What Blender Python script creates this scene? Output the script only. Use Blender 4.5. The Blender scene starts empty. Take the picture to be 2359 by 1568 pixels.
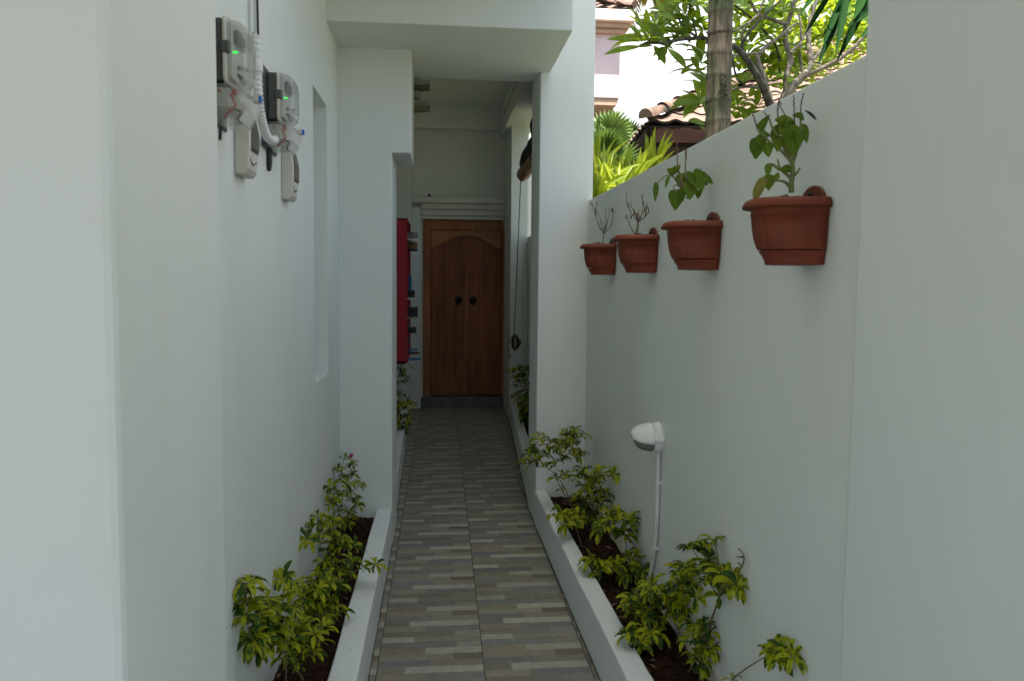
import bpy, bmesh, math, random
from mathutils import Vector, Matrix, noise
import numpy as np
RND = random.Random(7)
sc = bpy.context.scene
COL = sc.collection
V = Vector

# ------------------------------------------------------------------ camera maths
F_, CX, CY, EYE = 1800.0, 1179.5, 784.0, 1.43
Yc = V((1008-CX, -(652-CY), -F_)).normalized()
Zc = V((246, 24865, 1800)).normalized(); Zc = (Zc-Yc*Zc.dot(Yc)).normalized()
Xc = Yc.cross(Zc)
RM = Matrix((Xc, Yc, Zc))
def P(x, y, X=None, Y=None, Z=None):
    """photo measurement (2359 wide) on a known plane -> point in the place"""
    d = RM @ V((x-CX, -(y-CY), -F_))
    t = X/d.x if X is not None else Y/d.y if Y is not None else (Z-EYE)/d.z
    return V((0, 0, EYE)) + d*t
def c1(x, y): return (1209.5+.0, 0)
def cropA(x, y): return (1320.5+.3055*x, .3055*y)          # garden and upper pots
def cropT(x, y): return (1339+.141*x, 430+.141*y)          # dry twigs
def cropL(x, y): return (522+.3735*x, 983+.3735*y)         # left bed
def cropR(x, y): return (1167+.3929*x, 952+.3929*y)        # right bed

# ------------------------------------------------------------------ scene objects
ROOTLOC = {}
def tag(o, label=None, cat=None, group=None, kind=None):
    if label: o['label'] = label
    if cat: o['category'] = cat
    if group: o['group'] = group
    if kind: o['kind'] = kind
    return o
def thing(name, label, cat, loc=(0, 0, 0), group=None):
    o = bpy.data.objects.new(name, None); COL.objects.link(o)
    o.location = loc; o.empty_display_size = .1
    ROOTLOC[o.name] = V(loc)
    return tag(o, label, cat, group)

class MB:
    def __init__(s): s.v = []; s.f = []; s.uv = {}; s.sm = []; s.mi = []; s.at = {}; s.cur = 0
    def add(s, vs, fs, smooth=False, uvs=None, rnd=None):
        b = len(s.v); s.v += [tuple(v) for v in vs]
        for k, f in enumerate(fs):
            i = len(s.f); s.f.append([b+q for q in f]); s.sm.append(smooth); s.mi.append(s.cur)
            if uvs: s.uv[i] = [uvs[q] for q in f]
            if rnd is not None: s.at[i] = rnd
    def box(s, x0, x1, y0, y1, z0, z1):
        s.add([(x0,y0,z0),(x1,y0,z0),(x1,y1,z0),(x0,y1,z0),(x0,y0,z1),(x1,y0,z1),(x1,y1,z1),(x0,y1,z1)],
              [(0,3,2,1),(4,5,6,7),(0,1,5,4),(1,2,6,5),(2,3,7,6),(3,0,4,7)])
    def prism(s, pts, a, b, axis='y', smooth=False):
        n = len(pts)
        def m(p, h): return {'y': (p[0], h, p[1]), 'x': (h, p[0], p[1]), 'z': (p[0], p[1], h)}[axis]
        vs = [m(p, a) for p in pts]+[m(p, b) for p in pts]
        s.add(vs, [tuple(range(n)), tuple(range(2*n-1, n-1, -1))])
        s.add(vs, [((i+1) % n, i, n+i, n+(i+1) % n) for i in range(n)], smooth)
    def tube(s, pts, r, n=8, caps=True, squash=1.0):
        pts = [V(p) for p in pts]; m = len(pts)
        if not hasattr(r, '__len__'): r = [r]*m
        vs = []; prev = None
        for i, p in enumerate(pts):
            t = (pts[min(i+1, m-1)]-pts[max(i-1, 0)])
            t = t.normalized() if t.length > 1e-9 else V((0, 0, 1))
            if prev is None:
                a = V((0, 0, 1)) if abs(t.z) < .9 else V((1, 0, 0)); u = t.cross(a).normalized()
            else:
                u = (prev-t*prev.dot(t)); u = u.normalized() if u.length > 1e-9 else t.orthogonal().normalized()
            prev = u; w = t.cross(u)
            for k in range(n):
                an = 2*math.pi*k/n
                vs.append(p+u*math.cos(an)*r[i]+w*math.sin(an)*r[i]*squash)
        fs = [(i*n+k, i*n+(k+1) % n, (i+1)*n+(k+1) % n, (i+1)*n+k) for i in range(m-1) for k in range(n)]
        s.add(vs, fs, True)
        if caps: s.add([vs[k] for k in range(n)]+[vs[(m-1)*n+k] for k in range(n)], [tuple(range(n-1, -1, -1)), tuple(range(n, 2*n))])
    def lathe(s, prof, c, n=24, axis='z', smooth=True):
        vs = []
        for (r, h) in prof:
            for k in range(n):
                a = 2*math.pi*k/n; x, y = r*math.cos(a), r*math.sin(a)
                p = {'z': (x, y, h), 'x': (h, x, y), 'y': (x, h, y)}[axis]
                vs.append(V(c)+V(p))
        m = len(prof)
        fs = [(i*n+k, i*n+(k+1) % n, (i+1)*n+(k+1) % n, (i+1)*n+k) for i in range(m-1) for k in range(n)]
        fs += [tuple(range(n-1, -1, -1)), tuple((m-1)*n+k for k in range(n))]
        s.add(vs, fs, smooth)
    def grid(s, fn, nu, nv, smooth=True, uv=False, rnd=None):
        vs = [fn(i/nu, j/nv) for j in range(nv+1) for i in range(nu+1)]
        fs = [(j*(nu+1)+i, j*(nu+1)+i+1, (j+1)*(nu+1)+i+1, (j+1)*(nu+1)+i) for j in range(nv) for i in range(nu)]
        uvs = [(i/nu, j/nv) for j in range(nv+1) for i in range(nu+1)] if uv else None
        s.add(vs, fs, smooth, uvs, rnd)
    def blob(s, c, r, n=8, m=6, amp=.15, seed=0):
        c = V(c); rr = V(r) if hasattr(r, '__len__') else V((r, r, r))
        def fn(u, v):
            a = 2*math.pi*u; b = math.pi*(v-.5)
            d = V((math.cos(a)*math.cos(b), math.sin(a)*math.cos(b), math.sin(b)))
            k = 1+amp*noise.noise(d*1.7+V((seed, seed*.7, 0)))
            return c+V((d.x*rr.x, d.y*rr.y, d.z*rr.z))*k
        s.grid(fn, n, m)
    def build(s, name, mats, parent=None, loc=None, bevel=0, fixn=False, kind=None):
        me = bpy.data.meshes.new(name)
        r = parent
        while r is not None and r.parent is not None: r = r.parent
        off = ROOTLOC[r.name] if r is not None else V(loc or (0, 0, 0))
        me.from_pydata([tuple(V(v)-off) for v in s.v], [], s.f)
        me.polygons.foreach_set('use_smooth', s.sm)
        if not isinstance(mats, (list, tuple)): mats = [mats]
        for m in mats: me.materials.append(m)
        me.polygons.foreach_set('material_index', s.mi)
        if s.uv:
            l = me.uv_layers.new(name='UVMap')
            for i, uvs in s.uv.items():
                for q, li in enumerate(me.polygons[i].loop_indices): l.data[li].uv = uvs[q]
        if s.at:
            a = me.attributes.new('tone', 'FLOAT', 'FACE')
            vals = [0.5]*len(s.f)
            for i, x in s.at.items(): vals[i] = x
            a.data.foreach_set('value', vals)
        me.update()
        if fixn or bevel:
            bm = bmesh.new(); bm.from_mesh(me); bmesh.ops.remove_doubles(bm, verts=bm.verts, dist=1e-5)
            bmesh.ops.recalc_face_normals(bm, faces=bm.faces); bm.to_mesh(me); bm.free()
        o = bpy.data.objects.new(name, me); COL.objects.link(o)
        if parent is None: o.location = off; ROOTLOC[o.name] = off
        else: o.parent = parent
        if bevel:
            b = o.modifiers.new('bevel', 'BEVEL'); b.width = bevel; b.segments = 2; b.limit_method = 'ANGLE'; b.angle_limit = math.radians(50)
        if kind: o['kind'] = kind
        return o

# ------------------------------------------------------------------ materials
def newmat(name):
    m = bpy.data.materials.new(name); m.use_nodes = True
    nt = m.node_tree; return m, nt, nt.nodes['Principled BSDF'], nt.nodes['Material Output']
def rgb(c): return (c[0], c[1], c[2], 1)
def mat(name, a, b=None, scale=8, rough=.6, bump=0, bscale=60, stretch=(1, 1, 1), detail=4, spec=.5, metal=0, contrast=(.35, .65), bdist=.01):
    m, nt, p, out = newmat(name); N, L = nt.nodes, nt.links
    p.inputs['Roughness'].default_value = rough; p.inputs['Specular IOR Level'].default_value = spec; p.inputs['Metallic'].default_value = metal
    tc = N.new('ShaderNodeTexCoord'); mp = N.new('ShaderNodeMapping'); mp.inputs['Scale'].default_value = stretch
    L.new(tc.outputs['Object'], mp.inputs['Vector'])
    if b is None: p.inputs['Base Color'].default_value = rgb(a)
    else:
        n = N.new('ShaderNodeTexNoise'); n.inputs['Scale'].default_value = scale; n.inputs['Detail'].default_value = detail
        L.new(mp.outputs[0], n.inputs['Vector'])
        r = N.new('ShaderNodeValToRGB'); r.color_ramp.elements[0].position = contrast[0]; r.color_ramp.elements[1].position = contrast[1]
        r.color_ramp.elements[0].color = rgb(a); r.color_ramp.elements[1].color = rgb(b)
        L.new(n.outputs['Fac'], r.inputs['Fac']); L.new(r.outputs['Color'], p.inputs['Base Color'])
    if bump:
        n2 = N.new('ShaderNodeTexNoise'); n2.inputs['Scale'].default_value = bscale; n2.inputs['Detail'].default_value = 6
        L.new(mp.outputs[0], n2.inputs['Vector'])
        bp = N.new('ShaderNodeBump'); bp.inputs['Strength'].default_value = bump; bp.inputs['Distance'].default_value = bdist
        L.new(n2.outputs['Fac'], bp.inputs['Height']); L.new(bp.outputs[0], p.inputs['Normal'])
    return m

def wall_mat(name, base, dirt, seedv=0):
    """painted plaster: roller streaks, faint warm stains that run down, trowel undulation"""
    m, nt, p, out = newmat(name); N, L = nt.nodes, nt.links
    p.inputs['Roughness'].default_value = .62; p.inputs['Specular IOR Level'].default_value = .35
    g = N.new('ShaderNodeNewGeometry')
    def nz(scale, st, detail=4, rough=.55):
        mp = N.new('ShaderNodeMapping'); mp.inputs['Scale'].default_value = st; mp.inputs['Location'].default_value = (seedv, seedv*2, 0)
        n = N.new('ShaderNodeTexNoise'); n.inputs['Scale'].default_value = scale; n.inputs['Detail'].default_value = detail; n.inputs['Roughness'].default_value = rough
        L.new(g.outputs['Position'], mp.inputs[0]); L.new(mp.outputs[0], n.inputs['Vector']); return n
    a = nz(1.7, (1, 1, .6)); b = nz(1.1, (1.6, 1.6, .7), 6); c = nz(22, (1, 1, .2), 2)
    def ramp(src, p0, p1):
        r = N.new('ShaderNodeMapRange'); r.inputs['From Min'].default_value = p0; r.inputs['From Max'].default_value = p1
        L.new(src.outputs['Fac'], r.inputs['Value']); return r
    def mix(fac, k, c0, c1v):
        mx = N.new('ShaderNodeMix'); mx.data_type = 'RGBA'
        mu = N.new('ShaderNodeMath'); mu.operation = 'MULTIPLY'; mu.inputs[1].default_value = k
        L.new(fac.outputs[0], mu.inputs[0]); L.new(mu.outputs[0], mx.inputs['Factor'])
        if isinstance(c0, tuple): mx.inputs[6].default_value = rgb(c0)
        else: L.new(c0.outputs[2], mx.inputs[6])
        mx.inputs[7].default_value = rgb(c1v); return mx
    m1 = mix(ramp(a, .35, .7), .45, base, tuple(x*.92 for x in base))
    m2 = mix(ramp(b, .54, .78), .42, m1, dirt)
    m3 = mix(ramp(c, .45, .8), .16, m2, tuple(x*.9 for x in base))
    vo = N.new('ShaderNodeTexVoronoi'); vo.inputs['Scale'].default_value = 3.1; L.new(g.outputs['Position'], vo.inputs['Vector'])
    sk = nz(40, (1, 1, 1), 3)
    ad = N.new('ShaderNodeMath'); ad.operation = 'MULTIPLY_ADD'; ad.inputs[1].default_value = .02; L.new(sk.outputs['Fac'], ad.inputs[0]); L.new(vo.outputs['Distance'], ad.inputs[2])
    lt = N.new('ShaderNodeMapRange'); lt.inputs['From Min'].default_value = .026; lt.inputs['From Max'].default_value = .020; L.new(ad.outputs[0], lt.inputs['Value'])
    m4 = mix(lt, .55, m3, (.25, .21, .15))
    L.new(m4.outputs[2], p.inputs['Base Color'])
    n1 = nz(2.2, (1, 1, .7), 3); n2 = nz(120, (1, 1, 1), 3)
    b1 = N.new('ShaderNodeBump'); b1.inputs['Strength'].default_value = .6; b1.inputs['Distance'].default_value = .02
    b2 = N.new('ShaderNodeBump'); b2.inputs['Strength'].default_value = .12; b2.inputs['Distance'].default_value = .002
    L.new(n1.outputs['Fac'], b1.inputs['Height']); L.new(n2.outputs['Fac'], b2.inputs['Height']); L.new(b1.outputs[0], b2.inputs['Normal']); L.new(b2.outputs[0], p.inputs['Normal'])
    return m

def leaf_mat(name, dark, mid, edge, varieg=0.0, trans=.35, rough=.42, spec=.22, tcol=None, midrib=.5):
    """leaf pigment: centre / margin variegation by UV, tone attribute per leaf, light passes through"""
    m, nt, p, out = newmat(name); N, L = nt.nodes, nt.links
    p.inputs['Roughness'].default_value = rough; p.inputs['Specular IOR Level'].default_value = spec
    uv = N.new('ShaderNodeUVMap'); sp = N.new('ShaderNodeSeparateXYZ'); L.new(uv.outputs[0], sp.inputs[0])
    at = N.new('ShaderNodeAttribute'); at.attribute_name = 'tone'
    g = N.new('ShaderNodeNewGeometry')
    n = N.new('ShaderNodeTexNoise'); n.inputs['Scale'].default_value = 45; n.inputs['Detail'].default_value = 3; L.new(g.outputs['Position'], n.inputs['Vector'])
    def M(op, a, b=None, c=None):
        x = N.new('ShaderNodeMath'); x.operation = op
        for i, q in enumerate((a, b, c)):
            if q is None: continue
            if isinstance(q, (int, float)): x.inputs[i].default_value = q
            else: L.new(q, x.inputs[i])
        return x.outputs[0]
    e = M('MULTIPLY', M('ABSOLUTE', M('SUBTRACT', sp.outputs[0], .5)), 2.0)     # 0 midrib .. 1 margin
    base = N.new('ShaderNodeMix'); base.data_type = 'RGBA'; base.inputs[6].default_value = rgb(dark); base.inputs[7].default_value = rgb(mid)
    L.new(at.outputs['Fac'], base.inputs[0])
    rib = M('MULTIPLY', M('LESS_THAN', e, .09), midrib)
    m2 = N.new('ShaderNodeMix'); m2.data_type = 'RGBA'; L.new(rib, m2.inputs[0]); L.new(base.outputs[2], m2.inputs[6]); m2.inputs[7].default_value = rgb(edge)
    if varieg > 0:
        q = M('ADD', M('ADD', M('MULTIPLY', e, .6), M('MULTIPLY', M('SUBTRACT', n.outputs['Fac'], .5), 2.4)), M('MULTIPLY', at.outputs['Fac'], varieg))
        mr = N.new('ShaderNodeMapRange'); mr.inputs['From Min'].default_value = .66; mr.inputs['From Max'].default_value = .84; L.new(q, mr.inputs['Value'])
        m3 = N.new('ShaderNodeMix'); m3.data_type = 'RGBA'; L.new(mr.outputs[0], m3.inputs[0]); L.new(m2.outputs[2], m3.inputs[6]); m3.inputs[7].default_value = rgb(edge)
    else:
        m3 = N.new('ShaderNodeMix'); m3.data_type = 'RGBA'; L.new(M('MULTIPLY', n.outputs['Fac'], .35), m3.inputs[0]); L.new(m2.outputs[2], m3.inputs[6]); m3.inputs[7].default_value = rgb(edge)
    L.new(m3.outputs[2], p.inputs['Base Color'])
    tr = N.new('ShaderNodeBsdfTranslucent'); ms = N.new('ShaderNodeMixShader'); ms.inputs[0].default_value = trans
    if tcol:
        mt = N.new('ShaderNodeMix'); mt.data_type = 'RGBA'; mt.inputs[0].default_value = .6; L.new(m3.outputs[2], mt.inputs[6]); mt.inputs[7].default_value = rgb(tcol); L.new(mt.outputs[2], tr.inputs['Color'])
    else: L.new(m3.outputs[2], tr.inputs['Color'])
    L.new(p.outputs[0], ms.inputs[1]); L.new(tr.outputs[0], ms.inputs[2]); L.new(ms.outputs[0], out.inputs['Surface'])
    return m

MWALL = wall_mat('white_painted_plaster', (.70, .73, .69), (.62, .61, .50))
MWALL2 = wall_mat('white_painted_plaster_boundary', (.72, .75, .705), (.62, .61, .50), 3.3)
MCURB = wall_mat('white_painted_curb', (.73, .765, .755), (.60, .57, .48), 7.1)
MTRIM = mat('cream_trim_paint', (.60, .60, .52), (.66, .66, .58), 5, .6, .1, 40)
MSTRIP = mat('cream_paint_spill', (.60, .53, .36), (.86, .83, .70), 14, .8, .5, 50, contrast=(.3, .6))
MSOIL = mat('dark_red_brown_soil', (.012, .006, .004), (.05, .022, .014), 55, .95, .8, 90, detail=8, spec=.1, bdist=.02)
MCLOD = mat('soil_clod', (.02, .010, .007), (.10, .06, .042), 30, .95, .5, 120, spec=.1)
MTERRA = mat('terracotta_plastic', (.142, .028, .011), (.195, .042, .018), 9, .55, .08, 60, spec=.3, detail=8)
MSTEM = mat('brown_stem', (.10, .065, .04), (.18, .14, .08), 60, .8)
MGSTEM = mat('green_stem', (.12, .15, .04), (.20, .20, .07), 40, .7)
MTWIG = mat('dry_twig', (.05, .028, .018), (.14, .08, .05), 60, .85)
MDEAD = mat('dead_leaf', (.10, .045, .025), (.20, .10, .05), 60, .8)
MSHRUB = leaf_mat('variegated_shrub_leaf', (.012, .055, .012), (.06, .145, .010), (.36, .38, .012), varieg=.95, trans=.3, rough=.5)
MHEART = leaf_mat('soft_green_leaf', (.035, .10, .008), (.12, .20, .012), (.20, .26, .03), trans=.4, rough=.5)
MFRANG = leaf_mat('frangipani_leaf', (.03, .085, .012), (.09, .18, .014), (.20, .30, .03), trans=.5, tcol=(.45, .55, .015), rough=.5)
MSTRAP = leaf_mat('strap_leaf', (.10, .22, .01), (.34, .40, .015), (.50, .50, .10), trans=.5, tcol=(.5, .6, .03), rough=.35)
MPALM = leaf_mat('palm_leaf', (.035, .09, .02), (.10, .18, .03), (.20, .26, .06), trans=.4, rough=.45)
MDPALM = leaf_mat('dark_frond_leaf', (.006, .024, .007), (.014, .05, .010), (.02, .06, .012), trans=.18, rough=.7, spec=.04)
MYPALM = leaf_mat('yellowing_palm_leaf', (.12, .14, .03), (.35, .30, .06), (.4, .36, .1), trans=.4)
MBARK = mat('grey_lichen_bark', (.11, .09, .068), (.27, .24, .195), 22, .9, .5, 50, contrast=(.3, .7))
MBARKD = mat('dark_mossy_bark', (.03, .026, .02), (.15, .14, .11), 18, .9, .5, 50, contrast=(.4, .75))
MCLEAR = None
MRED = mat('red_fabric', (.36, .012, .028), (.42, .018, .036), 20, .7, .2, 300)
MBLACK = mat('black_fabric', (.012, .012, .016), (.03, .03, .035), 20, .8)
MBLIND = mat('charcoal_cloth', (.012, .013, .016), (.03, .03, .034), 9, .85, .2, 60)
MROPE = mat('dark_cord', (.018, .010, .012), (.04, .02, .022), 80, .8)
MCLEAT = mat('pale_wood', (.34, .24, .10), (.45, .33, .16), 20, .6)
MWHITEP = mat('white_plastic', (.70, .71, .68), (.76, .77, .74), 8, .4)
MBEIGEP = mat('ivory_plastic', (.52, .50, .42), (.58, .56, .49), 10, .45)
MDARKP = mat('smoked_brown_window', (.045, .035, .028), (.10, .085, .07), 30, .3, stretch=(1, 1, .15))
MMETERG = mat('dark_grey_meter_body', (.055, .06, .055), (.08, .085, .078), 20, .5)
MPIPE = mat('white_pvc', (.60, .61, .58), (.68, .69, .66), 10, .45)
MCABLE = mat('black_cable', (.01, .01, .012), None, rough=.5)
MCOPPER = mat('red_wire', (.45, .03, .02), None, rough=.4)
MBLUE = mat('blue_plastic_seal', (.01, .13, .55), None, rough=.35)
MGROUT = mat('dirty_joint', (.05, .042, .032), (.16, .14, .11), 40, .95)
MGREYS = mat('grey_stone_threshold', (.10, .10, .095), (.15, .145, .135), 12, .6, .1, 80)
MPINK = mat('pink_house_paint', (.50, .41, .44), (.56, .46, .48), 3, .8, .15, 30)
MPINKC = mat('cream_pink_cornice', (.62, .48, .42), (.68, .55, .48), 5, .8, .1, 30)
MTAN = mat('tan_soffit', (.36, .24, .17), (.42, .29, .21), 5, .8)
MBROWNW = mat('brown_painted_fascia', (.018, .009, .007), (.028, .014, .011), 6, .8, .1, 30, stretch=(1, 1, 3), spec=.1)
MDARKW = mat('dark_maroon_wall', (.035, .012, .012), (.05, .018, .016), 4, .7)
MGROUND = mat('garden_earth', (.10, .085, .055), (.09, .12, .04), 1.4, .95, .3, 20)
MSTREET = mat('asphalt_street', (.08, .08, .075), (.13, .125, .115), 2, .9, .2, 40)
MGREYTR = mat('grey_palm_trunk', (.22, .20, .18), (.38, .36, .33), 16, .9, .3, 40, stretch=(1, 1, .4))

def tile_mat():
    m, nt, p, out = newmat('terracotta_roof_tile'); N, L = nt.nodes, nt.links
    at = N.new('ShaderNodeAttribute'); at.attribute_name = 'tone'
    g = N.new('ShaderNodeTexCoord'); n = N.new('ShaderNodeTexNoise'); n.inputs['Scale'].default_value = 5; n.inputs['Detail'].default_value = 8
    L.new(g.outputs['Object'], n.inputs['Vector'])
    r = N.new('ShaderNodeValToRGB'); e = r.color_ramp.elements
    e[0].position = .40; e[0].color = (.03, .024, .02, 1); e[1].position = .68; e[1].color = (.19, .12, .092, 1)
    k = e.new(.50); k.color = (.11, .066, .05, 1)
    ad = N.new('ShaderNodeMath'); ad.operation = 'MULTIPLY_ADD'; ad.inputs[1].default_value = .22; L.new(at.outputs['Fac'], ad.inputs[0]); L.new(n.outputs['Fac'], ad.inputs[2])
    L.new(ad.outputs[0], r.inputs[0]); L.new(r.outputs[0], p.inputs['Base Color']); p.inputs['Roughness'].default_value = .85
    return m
MTILE = tile_mat()
MTEDGE = mat('shaded_tile_butt', (.018, .014, .011), (.04, .03, .02), 20, .95)  # shade on the unlit butt ends, painted in as a near-black colour

def floor_mat():
    """strip-pattern ceramic tile: the strip colour is the face attribute, stone mottling on top"""
    m, nt, p, out = newmat('strip_pattern_floor_tile'); N, L = nt.nodes, nt.links
    at = N.new('ShaderNodeAttribute'); at.attribute_name = 'pigment'
    g = N.new('ShaderNodeNewGeometry')
    n = N.new('ShaderNodeTexNoise'); n.inputs['Scale'].default_value = 28; n.inputs['Detail'].default_value = 8; n.inputs['Roughness'].default_value = .7
    L.new(g.outputs['Position'], n.inputs['Vector'])
    n3 = N.new('ShaderNodeTexNoise'); n3.inputs['Scale'].default_value = 2.2; n3.inputs['Detail'].default_value = 5; L.new(g.outputs['Position'], n3.inputs['Vector'])
    mr = N.new('ShaderNodeMapRange'); mr.inputs['From Min'].default_value = .3; mr.inputs['From Max'].default_value = .7; mr.inputs['To Min'].default_value = .82; mr.inputs['To Max'].default_value = 1.18
    L.new(n.outputs['Fac'], mr.inputs['Value'])
    vm = N.new('ShaderNodeVectorMath'); vm.operation = 'SCALE'; L.new(at.outputs['Color'], vm.inputs[0]); L.new(mr.outputs[0], vm.inputs['Scale'])
    mr2 = N.new('ShaderNodeMapRange'); mr2.inputs['From Min'].default_value = .52; mr2.inputs['From Max'].default_value = .75; mr2.inputs['To Max'].default_value = .35; L.new(n3.outputs['Fac'], mr2.inputs['Value'])
    mx = N.new('ShaderNodeMix'); mx.data_type = 'RGBA'; L.new(mr2.outputs[0], mx.inputs[0]); L.new(vm.outputs[0], mx.inputs[6]); mx.inputs[7].default_value = (.12, .095, .065, 1)
    L.new(mx.outputs[2], p.inputs['Base Color'])
    p.inputs['Roughness'].default_value = .58; p.inputs['Specular IOR Level'].default_value = .4
    n2 = N.new('ShaderNodeTexNoise'); n2.inputs['Scale'].default_value = 90; n2.inputs['Detail'].default_value = 5; L.new(g.outputs['Position'], n2.inputs['Vector'])
    bp = N.new('ShaderNodeBump'); bp.inputs['Strength'].default_value = .35; bp.inputs['Distance'].default_value = .004; L.new(n2.outputs['Fac'], bp.inputs['Height']); L.new(bp.outputs[0], p.inputs['Normal'])
    return m
def wood_mat(name, a, b, streak=(14, 14, .9), seed=0):
    m, nt, p, out = newmat(name); N, L = nt.nodes, nt.links
    tc = N.new('ShaderNodeTexCoord'); mp = N.new('ShaderNodeMapping'); mp.inputs['Scale'].default_value = streak; mp.inputs['Location'].default_value = (seed, seed, seed)
    L.new(tc.outputs['Object'], mp.inputs[0])
    n = N.new('ShaderNodeTexNoise'); n.inputs['Scale'].default_value = 1.6; n.inputs['Detail'].default_value = 6; n.inputs['Distortion'].default_value = .6; L.new(mp.outputs[0], n.inputs['Vector'])
    mp2 = N.new('ShaderNodeMapping'); mp2.inputs['Scale'].default_value = (2, 2, .6); L.new(tc.outputs['Object'], mp2.inputs[0])
    n2 = N.new('ShaderNodeTexNoise'); n2.inputs['Scale'].default_value = 2; L.new(mp2.outputs[0], n2.inputs['Vector'])
    r = N.new('ShaderNodeValToRGB'); r.color_ramp.elements[0].position = .3; r.color_ramp.elements[1].position = .72
    r.color_ramp.elements[0].color = rgb(a); r.color_ramp.elements[1].color = rgb(b)
    ad = N.new('ShaderNodeMath'); ad.operation = 'ADD'; mu = N.new('ShaderNodeMath'); mu.operation = 'MULTIPLY_ADD'; mu.inputs[1].default_value = .6; mu.inputs[2].default_value = -.3
    L.new(n2.outputs['Fac'], mu.inputs[0]); L.new(mu.outputs[0], ad.inputs[0]); L.new(n.outputs['Fac'], ad.inputs[1]); L.new(ad.outputs[0], r.inputs[0])
    L.new(r.outputs[0], p.inputs['Base Color']); p.inputs['Roughness'].default_value = .5; p.inputs['Specular IOR Level'].default_value = .35
    bp = N.new('ShaderNodeBump'); bp.inputs['Strength'].default_value = .15; bp.inputs['Distance'].default_value = .003; L.new(n.outputs['Fac'], bp.inputs['Height']); L.new(bp.outputs[0], p.inputs['Normal'])
    return m
MWOOD = wood_mat('door_teak', (.145, .036, .010), (.32, .10, .030))
MWOODL = wood_mat('door_frame_teak', (.24, .080, .026), (.42, .165, .055), seed=3)
MWOODV = wood_mat('door_valance_teak', (.26, .095, .034), (.46, .19, .07), (1.2, 10, 12), 5)
def bamboo_mat():
    m, nt, p, out = newmat('bamboo_slats'); N, L = nt.nodes, nt.links
    tc = N.new('ShaderNodeTexCoord')
    w = N.new('ShaderNodeTexWave'); w.bands_direction = 'Y'; w.inputs['Scale'].default_value = 5; w.inputs['Distortion'].default_value = .3; L.new(tc.outputs['Object'], w.inputs['Vector'])
    n = N.new('ShaderNodeTexNoise'); n.inputs['Scale'].default_value = 40; L.new(tc.outputs['Object'], n.inputs['Vector'])
    r = N.new('ShaderNodeValToRGB'); e = r.color_ramp.elements; e[0].position = .05; e[0].color = (.05, .02, .008, 1); e[1].position = .16; e[1].color = (.36, .16, .055, 1)
    L.new(w.outputs['Fac'], r.inputs[0])
    mx = N.new('ShaderNodeMix'); mx.data_type = 'RGBA'; mx.inputs[0].default_value = .35; L.new(r.outputs[0], mx.inputs[6])
    r2 = N.new('ShaderNodeValToRGB'); r2.color_ramp.elements[0].color = (.12, .05, .02, 1); r2.color_ramp.elements[1].color = (.45, .24, .1, 1); L.new(n.outputs['Fac'], r2.inputs[0]); L.new(r2.outputs[0], mx.inputs[7])
    L.new(mx.outputs[2], p.inputs['Base Color']); p.inputs['Roughness'].default_value = .5
    return m
MBAMBOO = bamboo_mat()
def clear_mat():
    m, nt, p, out = newmat('dusty_clear_cover')
    p.inputs['Base Color'].default_value = (.62, .64, .60, 1); p.inputs['Roughness'].default_value = .12
    p.inputs['Transmission Weight'].default_value = .72; p.inputs['IOR'].default_value = 1.25; p.inputs['Alpha'].default_value = .62
    return m
MCLEAR = clear_mat()
def led_mat():
    m, nt, p, out = newmat('green_led'); p.inputs['Base Color'].default_value = (.02, .6, .05, 1)
    p.inputs['Emission Color'].default_value = (.02, 1, .06, 1); p.inputs['Emission Strength'].default_value = .45
    return m
MLED = led_mat()
MGLASS = mat('frosted_lamp_glass', (.14, .16, .14), (.19, .21, .19), 30, .25, spec=.6)
MFACE = mat('meter_dial_face', (.50, .52, .47), (.58, .60, .55), 12, .5)

def ring_bark():
    m, nt, p, out = newmat('ringed_palm_bark'); N, L = nt.nodes, nt.links
    g = N.new('ShaderNodeNewGeometry')
    def nz(sc_, st, d=5):
        mp = N.new('ShaderNodeMapping'); mp.inputs['Scale'].default_value = st; n = N.new('ShaderNodeTexNoise'); n.inputs['Scale'].default_value = sc_; n.inputs['Detail'].default_value = d
        L.new(g.outputs['Position'], mp.inputs[0]); L.new(mp.outputs[0], n.inputs['Vector']); return n
    a = nz(5, (1, 1, .6)); b = nz(60, (1, 1, .12), 6)
    r = N.new('ShaderNodeValToRGB'); e = r.color_ramp.elements; e[0].position = .38; e[0].color = (.04, .055, .02, 1); e[1].position = .62; e[1].color = (.12, .092, .062, 1)
    L.new(a.outputs['Fac'], r.inputs[0])
    r2 = N.new('ShaderNodeMapRange'); r2.inputs['From Min'].default_value = .35; r2.inputs['From Max'].default_value = .65; r2.inputs['To Min'].default_value = .45; r2.inputs['To Max'].default_value = 1.3; L.new(b.outputs['Fac'], r2.inputs['Value'])
    vm = N.new('ShaderNodeVectorMath'); vm.operation = 'SCALE'; L.new(r.outputs[0], vm.inputs[0]); L.new(r2.outputs[0], vm.inputs['Scale'])
    at = N.new('ShaderNodeAttribute'); at.attribute_name = 'tone'
    mx = N.new('ShaderNodeMix'); mx.data_type = 'RGBA'; L.new(at.outputs['Fac'], mx.inputs[0]); L.new(vm.outputs[0], mx.inputs[6]); mx.inputs[7].default_value = (.035, .03, .02, 1)
    L.new(mx.outputs[2], p.inputs['Base Color']); p.inputs['Roughness'].default_value = .85
    bp = N.new('ShaderNodeBump'); bp.inputs['Strength'].default_value = .5; bp.inputs['Distance'].default_value = .006; L.new(b.outputs['Fac'], bp.inputs['Height']); L.new(bp.outputs[0], p.inputs['Normal'])
    return m
MRING = ring_bark()

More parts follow.
